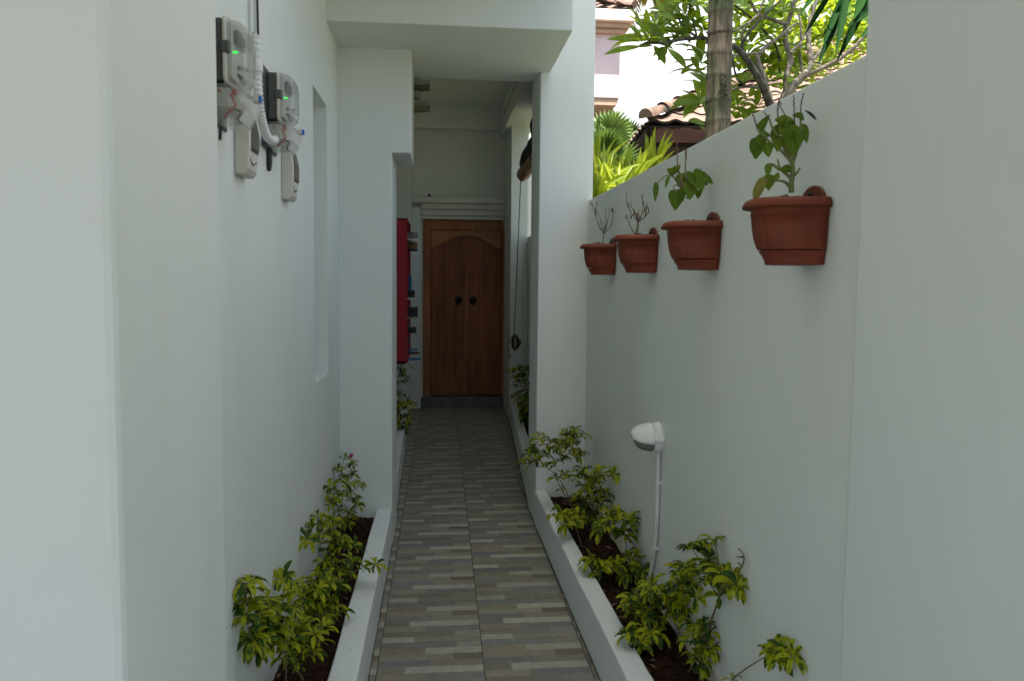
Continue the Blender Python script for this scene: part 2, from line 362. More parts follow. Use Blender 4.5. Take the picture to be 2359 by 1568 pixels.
# ------------------------------------------------------------------ leaf builder
def rot(v, ax, a): return Matrix.Rotation(a, 3, ax) @ v
def leaf(mb, base, d, up, Ln, W, droop=.8, cup=.15, prof='obovate', seg=6, rnd=None, tw=0, serr=0):
    d = d.normalized(); side = d.cross(up)
    if side.length < 1e-4: side = d.orthogonal()
    side.normalize(); up = side.cross(d).normalized()
    if tw: side = rot(side, d, tw); up = rot(up, d, tw)
    vs = []; uvs = []; p = V(base); dd = d.copy(); st = Ln/seg
    for i in range(seg+1):
        t = i/seg
        if prof == 'obovate': w = math.sin(math.pi*min(1, t**1.25*.97+.015))**.75
        elif prof == 'lance': w = math.sin(math.pi*(t*.96+.02))**.9
        elif prof == 'heart': w = math.sin(math.pi*min(1, (t**.62)*.985+.012))**.8
        elif prof == 'strap': w = min(1, (1-t)*2.6)**.8*(.55+.45*min(1, t*3))
        else: w = math.sin(math.pi*(t*.97+.02))
        hw = W*.5*max(w, .03)
        if serr: hw *= 1+serr*(1 if i % 2 else -1)
        vs += [p-side*hw+up*hw*cup*2, p.copy(), p+side*hw+up*hw*cup*2]
        uvs += [(0, t), (.5, t), (1, t)]
        p = p+dd*st
        a = droop/seg*(.5+t)
        dd = (dd+V((0, 0, -1))*a).normalized()
        up = side.cross(dd).normalized()
    fs = []
    for i in range(seg):
        a = i*3; fs += [(a, a+1, a+4, a+3), (a+1, a+2, a+5, a+4)]
    mb.add(vs, fs, True, uvs, RND.random() if rnd is None else rnd)

def rosette(mb, c, axis, n, Ln, W, droop, spread=(.9, 1.35), **k):
    axis = V(axis).normalized(); o = axis.orthogonal().normalized()
    a0 = RND.random()*6.28
    for i in range(n):
        a = a0+i*2.4+RND.uniform(-.3, .3); el = RND.uniform(*spread)
        r = rot(o, axis, a); d = axis*math.cos(el)+r*math.sin(el)
        l = Ln*RND.uniform(.62, 1.12)
        leaf(mb, V(c)+d*Ln*.04, d, axis+V((0, 0, .3)), l, W*l/Ln*RND.uniform(.85, 1.1), droop*RND.uniform(.6, 1.3), RND.uniform(.05, .28), rnd=None, tw=RND.uniform(-.4, .4), **k)

def limb(mb, pts, r0, r1, n=7, wob=.0, sub=4):
    """smooth tapering limb through points"""
    pts = [V(p) for p in pts]; out = []
    for i in range(len(pts)-1):
        p0 = pts[max(i-1, 0)]; p1 = pts[i]; p2 = pts[i+1]; p3 = pts[min(i+2, len(pts)-1)]
        for k in range(sub):
            t = k/sub
            q = .5*((2*p1)+(-p0+p2)*t+(2*p0-5*p1+4*p2-p3)*t*t+(-p0+3*p1-3*p2+p3)*t**3)
            if wob: q += V((RND.uniform(-wob, wob), RND.uniform(-wob, wob), RND.uniform(-wob, wob)))
            out.append(q)
    out.append(pts[-1]); m = len(out)
    mb.tube(out, [r0+(r1-r0)*i/(m-1) for i in range(m)], n)

# ================================================================== SETTING
# ground
m = MB()
m.box(-60, 60, 0.3, 90, -.2, -.02)
tag(m.build('ground', MGROUND), kind='structure')
m = MB(); m.box(-60, 60, -40, .3, -.2, -.015); tag(m.build('street', MSTREET), kind='structure')

# tiled path
ROWS = [(.33, 'L', 'b'), (.74, 'k', 'g'), (.43, 't', 'u'), (.26, 'k', 'L'), (.5, 'u', 'b'), (.71, 't', 'd'), (.44, 'w', 'L'), (.755, 'u', 'g')]
PIG = {'L': (.375, .365, .30), 'b': (.252, .228, .178), 'k': (.20, .184, .152), 'g': (.262, .25, .214), 't': (.28, .248, .19),
       'u': (.192, .194, .185), 'd': (.178, .15, .11), 'w': (.25, .215, .162)}
def path():
    vs = []; fs = []; cols = []
    TS, Y0 = .3965, 3.045-.3965*5
    def q(x0, x1, y0, y1, c):
        sk = lambda x, y: (x+.005*(y-2.7), y, 0.0)
        b = len(vs); vs.extend([sk(x0, y0), sk(x1, y0), sk(x1, y1), sk(x0, y1)]); fs.append((b, b+1, b+2, b+3)); cols.append(c)
    jw = .0016; dk = (.022, .018, .014); gr = (.26, .255, .23)
    XL, XR = -.34, .86
    for col in range(-1, 3):
        tx0 = .177+(col-1)*TS
        for k in range(21):
            ty0 = Y0+k*TS+(0 if col != 1 else .004)
            ex = tx0+TS
            a0 = max(tx0+jw, XL); a1 = min(ex-jw, XR)
            if a1 <= a0: continue
            q(max(tx0-jw, XL), a0, ty0, ty0+TS, dk)                      # seam between tiles
            h = TS/8
            for r in range(8):
                sp, ca, cb = ROWS[r]
                y0 = ty0+r*h; y1 = y0+h
                if r == 0: q(a0, a1, y0, y0+.0022, dk); y0 += .0022
                else: q(a0, a1, y0, y0+.0009, tuple(x*.9 for x in PIG['g'])); y0 += .0009
                xs = tx0+sp*TS
                va = RND.uniform(.9, 1.12); vb = RND.uniform(.9, 1.12)
                cA = tuple(x*va for x in PIG[ca]); cB = tuple(x*vb for x in PIG[cb])
                if xs-.0014 > a0: q(a0, min(xs-.0014, a1), y0, y1, cA)
                if a0 < xs-.0014 and xs+.0014 < a1: q(xs-.0014, xs+.0014, y0, y1, gr)
                if xs+.0014 < a1: q(max(xs+.0014, a0), a1, y0, y1, cB)
    me = bpy.data.meshes.new('path'); me.from_pydata(vs, [], fs)
    a = me.attributes.new('pigment', 'FLOAT_COLOR', 'FACE')
    a.data.foreach_set('color', [x for c in cols for x in (*c, 1)])
    me.materials.append(floor_mat()); o = bpy.data.objects.new('path', me); COL.objects.link(o); o['kind'] = 'structure'
path()
m = MB(); m.box(-.42, .93, .3, 9.2, -.014, -.004); tag(m.build('path_bed', MGREYS), kind='structure')

# ================================================================== THE HOUSE
LW, RW = -.52, .88
house = thing('house', 'white plastered house with tall left wall, covered passage and wooden double door', 'house', (LW, 4.2, 0))
# left wall with the tall narrow slot
def left_wall():
    m = MB(); y0, y1, z0, z1 = 1.5, 4.24, -.1, 7.0
    a0, a1, s0, s1 = 3.39, 3.795, .995, 2.25
    X = LW; D = .30
    pts = [(y0, z0), (y1, z0), (y1, z1), (y0, z1)]; h = [(a0, s0), (a1, s0), (a1, s1), (a0, s1)]
    vs = [(X, *p) for p in pts]+[(X, *p) for p in h]+[(X-D, *p) for p in h]
    fs = [(0, 1, 5, 4), (1, 2, 6, 5), (2, 3, 7, 6), (3, 0, 4, 7), (4, 5, 9, 8), (5, 6, 10, 9), (6, 7, 11, 10), (7, 4, 8, 11), (8, 9, 10, 11)]
    m.add(vs, fs)
    m.add([(X, y0, z0), (X-.15, y0, z0), (X-.15, y0, z1), (X, y0, z1)], [(0, 1, 2, 3)])
    m.add([(X, y0, z1), (X-.15, y0, z1), (X-.15, y1, z1), (X, y1, z1)], [(0, 1, 2, 3)])
    m.add([(X-.15, y0, z0), (X-.15, y1, z0), (X-.15, y1, z1), (X-.15, y0, z1)], [(0, 1, 2, 3)])
    return m.build('wall', MWALL, house)
left_wall()
m = MB(); m.prism([(-.60, -.1), (-.242, -.1), (-.242, 2.112), (-.142, 2.112), (-.142, 2.66), (-.60, 2.66)], 4.22, 4.70)
m.build('column', MWALL, house, bevel=.006)
m = MB(); m.box(.587, .903, 4.56, 4.95, -.1, 3.12); m.build('column', MWALL, house, bevel=.006)
# corridor beams, slab
m = MB(); m.box(LW-.15, .645, 3.81, 4.79, 2.645, 3.12); m.build('beam', MWALL, house, bevel=.006)
m = MB(); m.box(LW-.3, .90, 4.78, 5.12, 3.36, 3.46); m.box(LW-.3, 1.0, 5.12, 9.3, 3.362, 3.46); m.build('ceiling', MWALL, house)
m = MB(); m.box(LW-.3, .70, 8.82, 9.02, 3.14, 3.40); m.build('beam', MWALL, house, bevel=.005)
m = MB(); m.box(.70, .90, 4.80, 5.12, 3.065, 3.38); m.box(.70, 1.0, 5.12, 9.1, 3.065, 3.38); m.build('beam', MWALL, house, bevel=.005)
# upper storey that shades the alley
m = MB(); m.box(-4.5, -.62, -1.2, 9.3, 3.3, 6.6); m.build('upper_storey', MWALL, house)
m = MB(); m.box(-.62, .56, -3.0, 4.85, 6.0, 6.15); m.build('alley_shade_slab', MWALL, house)  # unseen slab, sized and raised to keep sun and sky off the alley
m = MB(); m.box(-4.5, 3.2, -2.9, 1.2, 3.1, 3.25); m.build('entry_light_blocker', MWALL, house)  # unseen canopy, added to dim the near pillars
m = MB(); m.box(-.519, .645, 2.5, 3.809, 3.0, 3.12); m.build('beam_light_blocker', MWALL, house)  # unseen slab, added to shade the beam front from above
m = MB(); m.box(-.66, 1.1, 9.16, 9.3, -.1, 3.36); m.build('wall', MWALL, house)  # unseen backing, added to stop sky light leaking round the door
# far corridor left wall, cross wall and pier
m = MB(); m.box(-.62, -.46, 4.70, 8.9, -.1, 3.36); m.build('wall', MWALL, house)
m = MB(); m.box(-.60, -.287, 8.88, 9.05, -.1, 3.15); m.build('wall', MWALL, house)
m = MB(); m.box(-.287, -.190, 8.93, 9.06, -.1, 2.28); m.build('pier', MWALL, house, bevel=.004)
# door wall with opening
m = MB(); m.prism([(-.30, 3.15), (-.30, 2.155), (.90, 2.155), (.90, 3.15)], 8.99, 9.15); m.build('wall', MWALL, house)
m = MB(); m.box(-.19, -.168, 9.0, 9.15, -.1, 2.155); m.build('door_reveal', MTRIM, house)
m = MB(); m.box(.766, .95, 8.27, 9.15, -.1, 3.07); m.build('pier', MWALL, house, bevel=.006)
# shelf and stepped moulding above the door
m = MB(); m.box(-.287, .766, 8.86, 8.99, 2.325, 2.39); m.build('shelf', MTRIM, house, bevel=.004)
for z0, z1, y in ((2.258, 2.322, 8.90), (2.193, 2.255, 8.925), (2.15, 2.19, 8.95)):
    m = MB(); m.box(-.188, .765, y, 8.988, z0, z1); m.build('moulding', MTRIM, house, bevel=.004)
m = MB(); m.box(-.19, .79, 8.985, 9.2, -.1, .12); m.build('threshold', MGREYS, house, bevel=.004)
# door
door = bpy.data.objects.new('door', None); COL.objects.link(door); door.parent = house
door['label'] = 'brown wooden double door with carved arched header'
m = MB()
m.prism([(-.166, .122), (-.08, .122), (-.08, 2.04), (.738, 2.04), (.738, .122), (.80, .122), (.80, 2.148), (-.166, 2.148)], 9.02, 9.12)
m.build('door_frame', MWOODL, door, bevel=.004)
hp = [(0, 1.972), (.08, 1.968), (.15, 1.948), (.21, 1.912), (.238, 1.892), (.262, 1.898), (.31, 1.865), (.35, 1.842), (.405, 1.838)]
cxd = .328
prof = [(cxd-.405, 2.036)]+[(cxd-x, z) for x, z in hp[::-1]]+[(cxd+x, z) for x, z in hp[1:]]+[(cxd+.405, 2.036)]
m = MB(); m.prism(prof, 9.035, 9.075); m.build('carved_header', MWOODV, door, bevel=.005)
for sgn, x0, x1, y in ((0, -.078, .322, 9.085), (1, .3255, .736, 9.078)):
    lf = MB(); lf.box(x0, x1, y, y+.03, .135, 2.036); lo = lf.build('door_leaf', MWOOD, door, bevel=.003)
    if sgn: b = MB(); b.box(.318, .338, 9.068, 9.0785, .135, 1.96); b.build('cover_strip', MWOODL, door, bevel=.003)
    hx = .24 if not sgn else .408
    h = MB(); h.lathe([(.043, 0), (.041, -.010), (.030, -.014), (.03, -.026), (.014, -.034), (.0, -.036)], (hx, y, 1.235), 20, 'y')
    for k in range(8):
        a = k*math.pi/4; h.blob((hx+.036*math.cos(a), y-.010, 1.235+.036*math.sin(a)), .008, 6, 4, 0)
    ring = [(hx+.028*math.cos(a), y-.034, 1.212+.032*math.sin(a)) for a in [i*2*math.pi/20 for i in range(21)]]
    h.tube(ring, .005, 6, False)
    h.build('door_handle', MCABLE, door)
# the wall that carries the opening beyond the column (right side)
# ================================================================== BOUNDARY WALL
bw = thing('boundary_wall', 'white plastered boundary wall carrying the row of terracotta pots', 'wall', (RW, 3, 0))
m = MB(); m.prism([(1.45, -.1), (4.58, -.1), (4.58, 1.922), (1.45, 1.909)], RW, RW+.10, 'x'); m.build('wall_panel', MWALL2, bw, bevel=.004)
m = MB(); m.box(.95, 1.05, 4.90, 9.2, -.1, 1.925); m.build('wall_panel', MWALL2, bw, bevel=.004)
# ragged cream paint line along the foot
m = MB(); n = 90; top = []; 
for i in range(n+1):
    y = 1.6+i*(4.5-1.6)/n; top.append((y, .222+.012*noise.noise(V((y*6, 0, 0)))+.006*noise.noise(V((y*25, 3, 0)))))
vs = [(RW-.003, y, .1) for y, z in top]+[(RW-.003, y, z) for y, z in top]+[(RW+.004, y, z+.002) for y, z in top]
m.add(vs, [(i, i+1, n+2+i, n+1+i) for i in range(n)]+[(n+1+i, n+2+i, 2*n+3+i, 2*n+2+i) for i in range(n)])
m.build('paint_line', MSTRIP, bw)

# gate pillars
for nm, lab, bx in (('gate_pillar', 'wide white gate pillar close by on the left', (-2.6, -.418, 1.06, 1.57)),
                    ('gate_pillar', 'white gate pillar on the right, beside the nearest terracotta pot', (.852, 3.2, .93, 1.535))):
    m = MB(); m.box(*bx, -.1, 2.75); o = m.build(nm, MWALL, None, (bx[0] if bx[0] > 0 else bx[1], 1.3, 0), bevel=.012)
    tag(o, lab, 'gate pillar', 'gate pillars')

# ================================================================== PLANTERS
def planter(label, poly_out, poly_in, wallx, ztop=.2):
    """curb follows two x(y) lines; soil fills to the wall"""
    (y0, xo0), (y1, xo1) = poly_out; (_, xi0), (_, xi1) = poly_in
    t = thing('planter', label, 'planter', ((xo0+xi0)/2, y0, 0), 'white curbed planting beds along the path')
    m = MB(); N_ = int((y1-y0)*28); vs = []; rb = .007; sx = 1 if xi0 > xo0 else -1; sd_ = len(label)
    def nn(y, q): return .0028*noise.noise(V((y*3, q, sd_)))+.0016*noise.noise(V((y*17, q, sd_)))-.005*max(0, noise.noise(V((y*9, q+5, sd_)))-.42)
    for i in range(N_+1):
        v = i/N_; y = y0+(y1-y0)*v; a = xo0+(xo1-xo0)*v+sx*nn(y, 1)*-1; b_ = xi0+(xi1-xi0)*v+sx*nn(y, 2); z = ztop+nn(y, 3); z2 = ztop+nn(y, 4)
        vs += [(a, y, -.1), (a, y, .09), (a, y, z-rb), (a+sx*rb*.3, y, z-rb*.3), (a+sx*rb, y, z), (b_-sx*rb, y, z2), (b_-sx*rb*.3, y, z2-rb*.3), (b_, y, z2-rb), (b_, y, .05)]
    m.add(vs, [(i*9+k, i*9+k+1, i*9+10+k, i*9+9+k) for i in range(N_) for k in range(8)], False)
    m.add(vs[:9], [tuple(range(9))]); m.add(vs[-9:], [tuple(range(9))])
    c = m.build('curb', MCURB, t, fixn=True)
    m = MB(); gv = []
    for i in range(N_*2+1):
        v = i/(N_*2); y = y0+(y1-y0)*v; a = xo0+(xo1-xo0)*v+sx*.002; w_ = .005+.006*abs(noise.noise(V((y*11, 7, sd_))))+.004*abs(noise.noise(V((y*47, 7, sd_))))
        gv += [(a-sx*w_, y, .0015), (a, y, .004+.004*abs(noise.noise(V((y*21, 1, sd_)))))]
    m.add(gv, [(2*i, 2*i+1, 2*i+3, 2*i+2) for i in range(N_*2)]); m.build('grout_line', MGROUT, t)
    m = MB()
    for i in range(int((y1-y0)*7)):
        v = RND.random(); y = y0+(y1-y0)*v; f_ = RND.random()**2; x = (xi0+(xi1-xi0)*v)*(1-f_*.8)+(xo0+(xo1-xo0)*v)*f_*.8-sx*.008
        q_ = RND.uniform(.0008, .002); m.blob((x, y, ztop+q_*.4), (q_, q_, q_*.6), 5, 4, .5, i)
    m.build('soil_crumbs', MCLOD, t)['kind'] = 'stuff'
    s = MB(); nv = int((y1-y0)*60)
    def fn(u, v):
        y = y0+(y1-y0)*v; a = xi0+(xi1-xi0)*v; x = a+(wallx-a)*u
        z = .158+.010*noise.noise(V((x*14, y*14, 0)))+.007*noise.noise(V((x*45, y*45, 5)))+.004*noise.noise(V((x*120, y*120, 9)))
        return V((x, y, z))
    s.grid(fn, 26, nv); s.build('soil', MSOIL, t)
    k = MB()
    for i in range(int((y1-y0)*70)):
        v = RND.random(); u = RND.uniform(.04, .96); p = fn(u, v); r = RND.uniform(.003, .009)
        k.blob(p+V((0, 0, r*.3)), (r, r*RND.uniform(.7, 1.2), r*.6), 6, 4, .5, i)
    k.build('clods', MCLOD, t)['kind'] = 'stuff'
    k = MB()
    for i in range(int((y1-y0)*9)):
        v = RND.random(); u = RND.uniform(.05, .95); p = fn(u, v)+V((0, 0, .006)); an = RND.random()*6.28
        leaf(k, p, V((math.cos(an), math.sin(an), RND.uniform(-.05, .25))), V((RND.uniform(-.5, .5), 0, 1)), RND.uniform(.02, .05), .014, .3, .3, 'lance', 4)
    k.build('leaf_litter', MDEAD, t)['kind'] = 'stuff'
planter('white curbed bed along the left wall, full of dense variegated shrubs', ((1.4, -.249), (4.225, -.244)), ((1.4, -.343), (4.225, -.328)), LW)
planter('white curbed bed under the hanging pots on the right', ((1.4, .601), (4.565, .581)), ((1.4, .69), (4.565, .652)), RW)
planter('low curbed bed in the far passage under the red shoe rack', ((4.72, -.250), (8.25, -.292)), ((4.72, -.33), (8.25, -.372)), -.46)
planter('low curbed bed in the far passage beside the pier with the cord cleat', ((4.96, .590), (8.27, .766)), ((4.96, .665), (8.27, .845)), .95)

# ================================================================== METERS
def meter(label, y0, w, dz=0):
    t = thing('electric_meter', label, 'electric meter', (LW, y0+w/2, 1.84), 'electricity meters on the left wall')
    X = LW; ZS = []
    m = MB(); m.box(X, X+.006, y0-.055, y0+w+.01, 1.835, 2.075); m.build('backplate', MMETERG, t, bevel=.002)
    m = MB(); m.box(X+.006, X+.036, y0, y0+w, 1.925, 2.065); m.build('base_body', MMETERG, t, bevel=.006)
    def rr(a, b, c, d, r, n=5):
        pts = []
        for cx_, cz_, s in ((b-r, d-r, 0), (a+r, d-r, 1), (a+r, c+r, 2), (b-r, c+r, 3)):
            for i in range(n+1):
                an = (s+i/n)*math.pi/2; pts.append((cx_+r*math.cos(an), cz_+r*math.sin(an)))
        return pts
    m = MB(); m.prism(rr(y0-.008, y0+w+.008, 1.918, 2.072, .02), X+.036, X+.044, 'x'); m.build('gasket', MBEIGEP, t, bevel=.002)
    # clear cover as a loft of rounded rectangles
    m = MB(); rings = []
    for dx, ins in ((.044, 0), (.068, .004), (.078, .012), (.083, .024)):
        rings.append([(X+dx, p[0], p[1]) for p in rr(y0+ins, y0+w-ins, 1.925+ins, 2.066-ins, .018)])
    n = len(rings[0]); vs = [p for r in rings for p in r]
    m.add(vs, [(i*n+k, i*n+(k+1) % n, (i+1)*n+(k+1) % n, (i+1)*n+k) for i in range(3) for k in range(n)], True)
    m.add(rings[-1], [tuple(range(n))]); m.build('clear_cover', MCLEAR, t, fixn=True)
    m = MB(); m.box(X+.044, X+.052, y0+.01, y0+w-.01, 1.935, 2.055); m.build('dial_plate', MFACE, t)
    m = MB(); m.box(X+.052, X+.062, y0+.03, y0+w-.03, 2.015, 2.045); m.build('display', MDARKP, t, bevel=.002)
    m = MB(); m.lathe([(.0022, 0), (.0022, .01), (.0, .012)], (X+.052, y0+.022, 1.993), 10, 'x'); m.build('indicator_light', MLED, t)
    m = MB(); m.box(X+.052, X+.056, y0+.055, y0+.075, 1.965, 1.972); m.box(X+.052, X+.056, y0+.055, y0+.09, 1.95, 1.955); m.build('dial_print', MCABLE, t)
    m = MB(); m.box(X+.03, X+.052, y0-.012, y0+.004, 1.985, 2.012); m.build('clamp', MMETERG, t, bevel=.004)
    # terminal cover: clear, sloping front
    m = MB(); m.prism([(X+.008, 1.918), (X+.072, 1.918), (X+.088, 1.900), (X+.078, 1.862), (X+.062, 1.840), (X+.008, 1.840)], y0-.004, y0+w+.004); m.build('terminal_cover', MCLEAR, t, bevel=.003)
    m = MB(); m.box(X+.008, X+.045, y0+.01, y0+w-.01, 1.868, 1.912); m.build('terminal_block', MBEIGEP, t, bevel=.002)
    m = MB(); m.tube([(X+.02, y0+.01, 1.905), (X+.05, y0+.02, 1.895), (X+.055, y0+.03, 1.875), (X+.03, y0+.035, 1.85)], .0032, 6)
    m.box(X+.05, X+.058, y0+.02, y0+.034, 1.898, 1.910); m.build('red_wires', MCOPPER, t)
    m = MB(); m.tube([(X+.03, y0+.05, 1.875), (X+.06, y0+.055, 1.868), (X+.05, y0+.075, 1.848)], .004, 6); m.build('black_wires', MCABLE, t)
    m = MB(); m.prism([(X+.0795, 1.8655), (X+.0805, 1.8645), (X+.0645, 1.8415), (X+.0635, 1.8425)], y0+.02, y0+w-.02); m.build('warning_label', MWHITEP, t)
    m = MB(); m.box(X+.082, X+.096, y0+w*.55, y0+w*.55+.02, 1.895, 1.912); m.build('seal_holder', MBEIGEP, t, bevel=.002)
    m = MB(); m.box(X+.096, X+.102, y0+w*.55+.001, y0+w*.55+.018, 1.896, 1.911); m.build('seal', MBLUE, t, bevel=.001)
    t.location.z += dz
meter('nearest electric meter on the left wall, half hidden behind the gate pillar', 1.862, .135, -.042)
meter('second electric meter on the left wall, beyond the white conduit', 2.462, .135, -.006)
def breaker(label, y0, w=.105):
    t = thing('breaker_box', label, 'breaker box', (LW, y0, 1.71), 'breaker boxes below the meters'); X = LW
    side = [(X, 1.705), (X+.026, 1.705), (X+.034, 1.72), (X+.040, 1.78), (X+.040, 1.82), (X+.030, 1.885), (X, 1.895)]
    m = MB(); m.prism(side, y0, y0+w); m.build('case', MBEIGEP, t, bevel=.004)
    m = MB(); m.prism([(X+.032, 1.750), (X+.0425, 1.775), (X+.0435, 1.80), (X+.0425, 1.825), (X+.033, 1.868), (X+.03, 1.868), (X+.03, 1.75)], y0+.014, y0+w-.01); m.build('smoked_window', MDARKP, t, bevel=.002)
    m = MB(); m.tube([(X+.035, y0+.012, 1.752), (X+.036, y0+.03, 1.738), (X+.036, y0+.05, 1.734), (X+.036, y0+w-.02, 1.745)], .0022, 6); m.build('latch_groove', MMETERG, t)
breaker('ivory breaker box with smoked window below the nearest meter', 2.09)
breaker('ivory breaker box with smoked window below the second meter', 2.70)
# conduits
t = thing('conduit', 'white corrugated conduit running down between the two electric meters', 'conduit', (LW, 2.27, 1.85))
cxp, cyp = LW+.020, 2.275
m = MB(); m.tube([(cxp, cyp+.004, 2.10), (cxp-.002, cyp+.006, 3.2)], .0085, 12); m.build('straight_pipe', MPIPE, t)
m = MB(); m.tube([(cxp+.006, cyp-.010, 2.108), (cxp+.004, cyp-.011, 2.3), (cxp+.007, cyp-.010, 3.2)], .003, 8); m.build('dark_cable', MCABLE, t)
path_ = [V((cxp, cyp, 2.115)), V((cxp, cyp, 2.02)), V((cxp+.002, cyp+.003, 1.94)), V((cxp+.004, cyp+.03, 1.885)), V((cxp+.006, cyp+.08, 1.850)), V((cxp+.008, cyp+.15, 1.848)), V((cxp+.01, cyp+.185, 1.858))]
dense = []
for i in range(len(path_)-1):
    p0 = path_[max(i-1, 0)]; p1 = path_[i]; p2 = path_[i+1]; p3 = path_[min(i+2, len(path_)-1)]
    for k in range(24):
        u = k/24; dense.append(.5*((2*p1)+(-p0+p2)*u+(2*p0-5*p1+4*p2-p3)*u*u+(-p0+3*p1-3*p2+p3)*u**3))
m = MB(); m.tube(dense, [.0118+(.0014 if (i % 4) < 2 else -.0008) for i in range(len(dense))], 14); m.build('corrugated_sleeve', MPIPE, t)
m = MB(); m.tube([(cxp, cyp, 2.008), (cxp, cyp, 2.03)], .0155, 14); m.box(LW, cxp, cyp-.012, cyp+.02, 2.01, 2.028); m.build('clip', MPIPE, t, bevel=.001)
m = MB(); m.prism([(2.47, 1.84), (2.505, 1.84), (2.503, 1.79), (2.480, 1.765), (2.472, 1.775)], LW+.001, LW+.012, 'x')
tag(m.build('cable_stub', MCABLE, None, (LW, 2.48, 1.8), bevel=.002), 'short dark cable stub sticking down below the second meter', 'cable')
m = MB(); m.tube([(LW+.004, 1.95, 1.84), (LW+.004, 1.955, 1.80), (LW+.004, 1.948, 1.765)], .003, 6)
tag(m.build('cable_stub', MCABLE, None, (LW, 1.95, 1.8)), 'thin dark cable end beside the gate pillar below the nearest meter', 'cable')

# ================================================================== WALL LAMP
def wall_lamp():
    yc, zc = 2.985, .832
    t = thing('wall_lamp', 'white hooded bulkhead lamp low on the right wall', 'wall lamp', (RW, yc, zc))
    m = MB(); m.lathe([(.062, 0), (.062, -.018), (.058, -.022), (.060, -.026), (.058, -.036), (.050, -.038)], (RW, yc, zc), 32, 'x'); m.build('base_ring', MWHITEP, t, fixn=True)
    # hood: upper quarter dome leaning outward
    m = MB()
    def hood(u, v):
        a = math.pi*(-.03+1.06*u); s = v*math.pi/2
        r = math.cos(s)**.8; x = RW-.034-.086*math.sin(s)
        return V((x, yc+.058*math.cos(a)*max(r, .05), zc-.012+.070*math.sin(a)*max(r, .0)+.020*v*v))
    m.grid(hood, 20, 12); ho = m.build('hood', MWHITEP, t, fixn=True); sd = ho.modifiers.new('thick', 'SOLIDIFY'); sd.thickness = .003
    m = MB()
    def gl(u, v):
        a = -math.pi*u; s = v*math.pi/2; r = math.cos(s)**.6
        return V((RW-.034-.074*math.sin(s), yc+.053*math.cos(a)*r, zc-.012+.044*math.sin(a)*r+.016*v*v))
    m.grid(gl, 18, 10); m.build('glass', MGLASS, t, fixn=True)
    m = MB(); m.box(RW-.040, RW-.004, yc-.071, yc-.058, zc-.006, zc+.008); m.build('lug', MWHITEP, t, bevel=.003)
    m = MB(); m.box(RW-.02, RW, yc-.012, yc+.012, zc-.078, zc-.058); m.build('lug', MWHITEP, t, bevel=.003)
    c = thing('conduit', 'white conduit running from the bulkhead lamp down into the bed', 'conduit', (RW, yc, .2))
    m = MB(); limb(m, [(RW-.012, yc-.012, .772), (RW-.012, yc-.016, .70), (RW-.012, yc-.014, .5), (RW-.012, yc+.012, .36), (RW-.012, yc+.05, .26), (RW-.018, yc+.075, .15)], .0088, .0088, 10); m.build('pipe', MPIPE, c)
    for y, z in ((yc-.0155, .655), (yc+.006, .385)):
        m = MB(); m.tube([(RW-.012, y, z-.007), (RW-.012, y, z+.007)], .0115, 10); m.box(RW-.014, RW, y-.016, y+.016, z-.005, z+.005); m.build('clip', MPIPE, c)
wall_lamp()

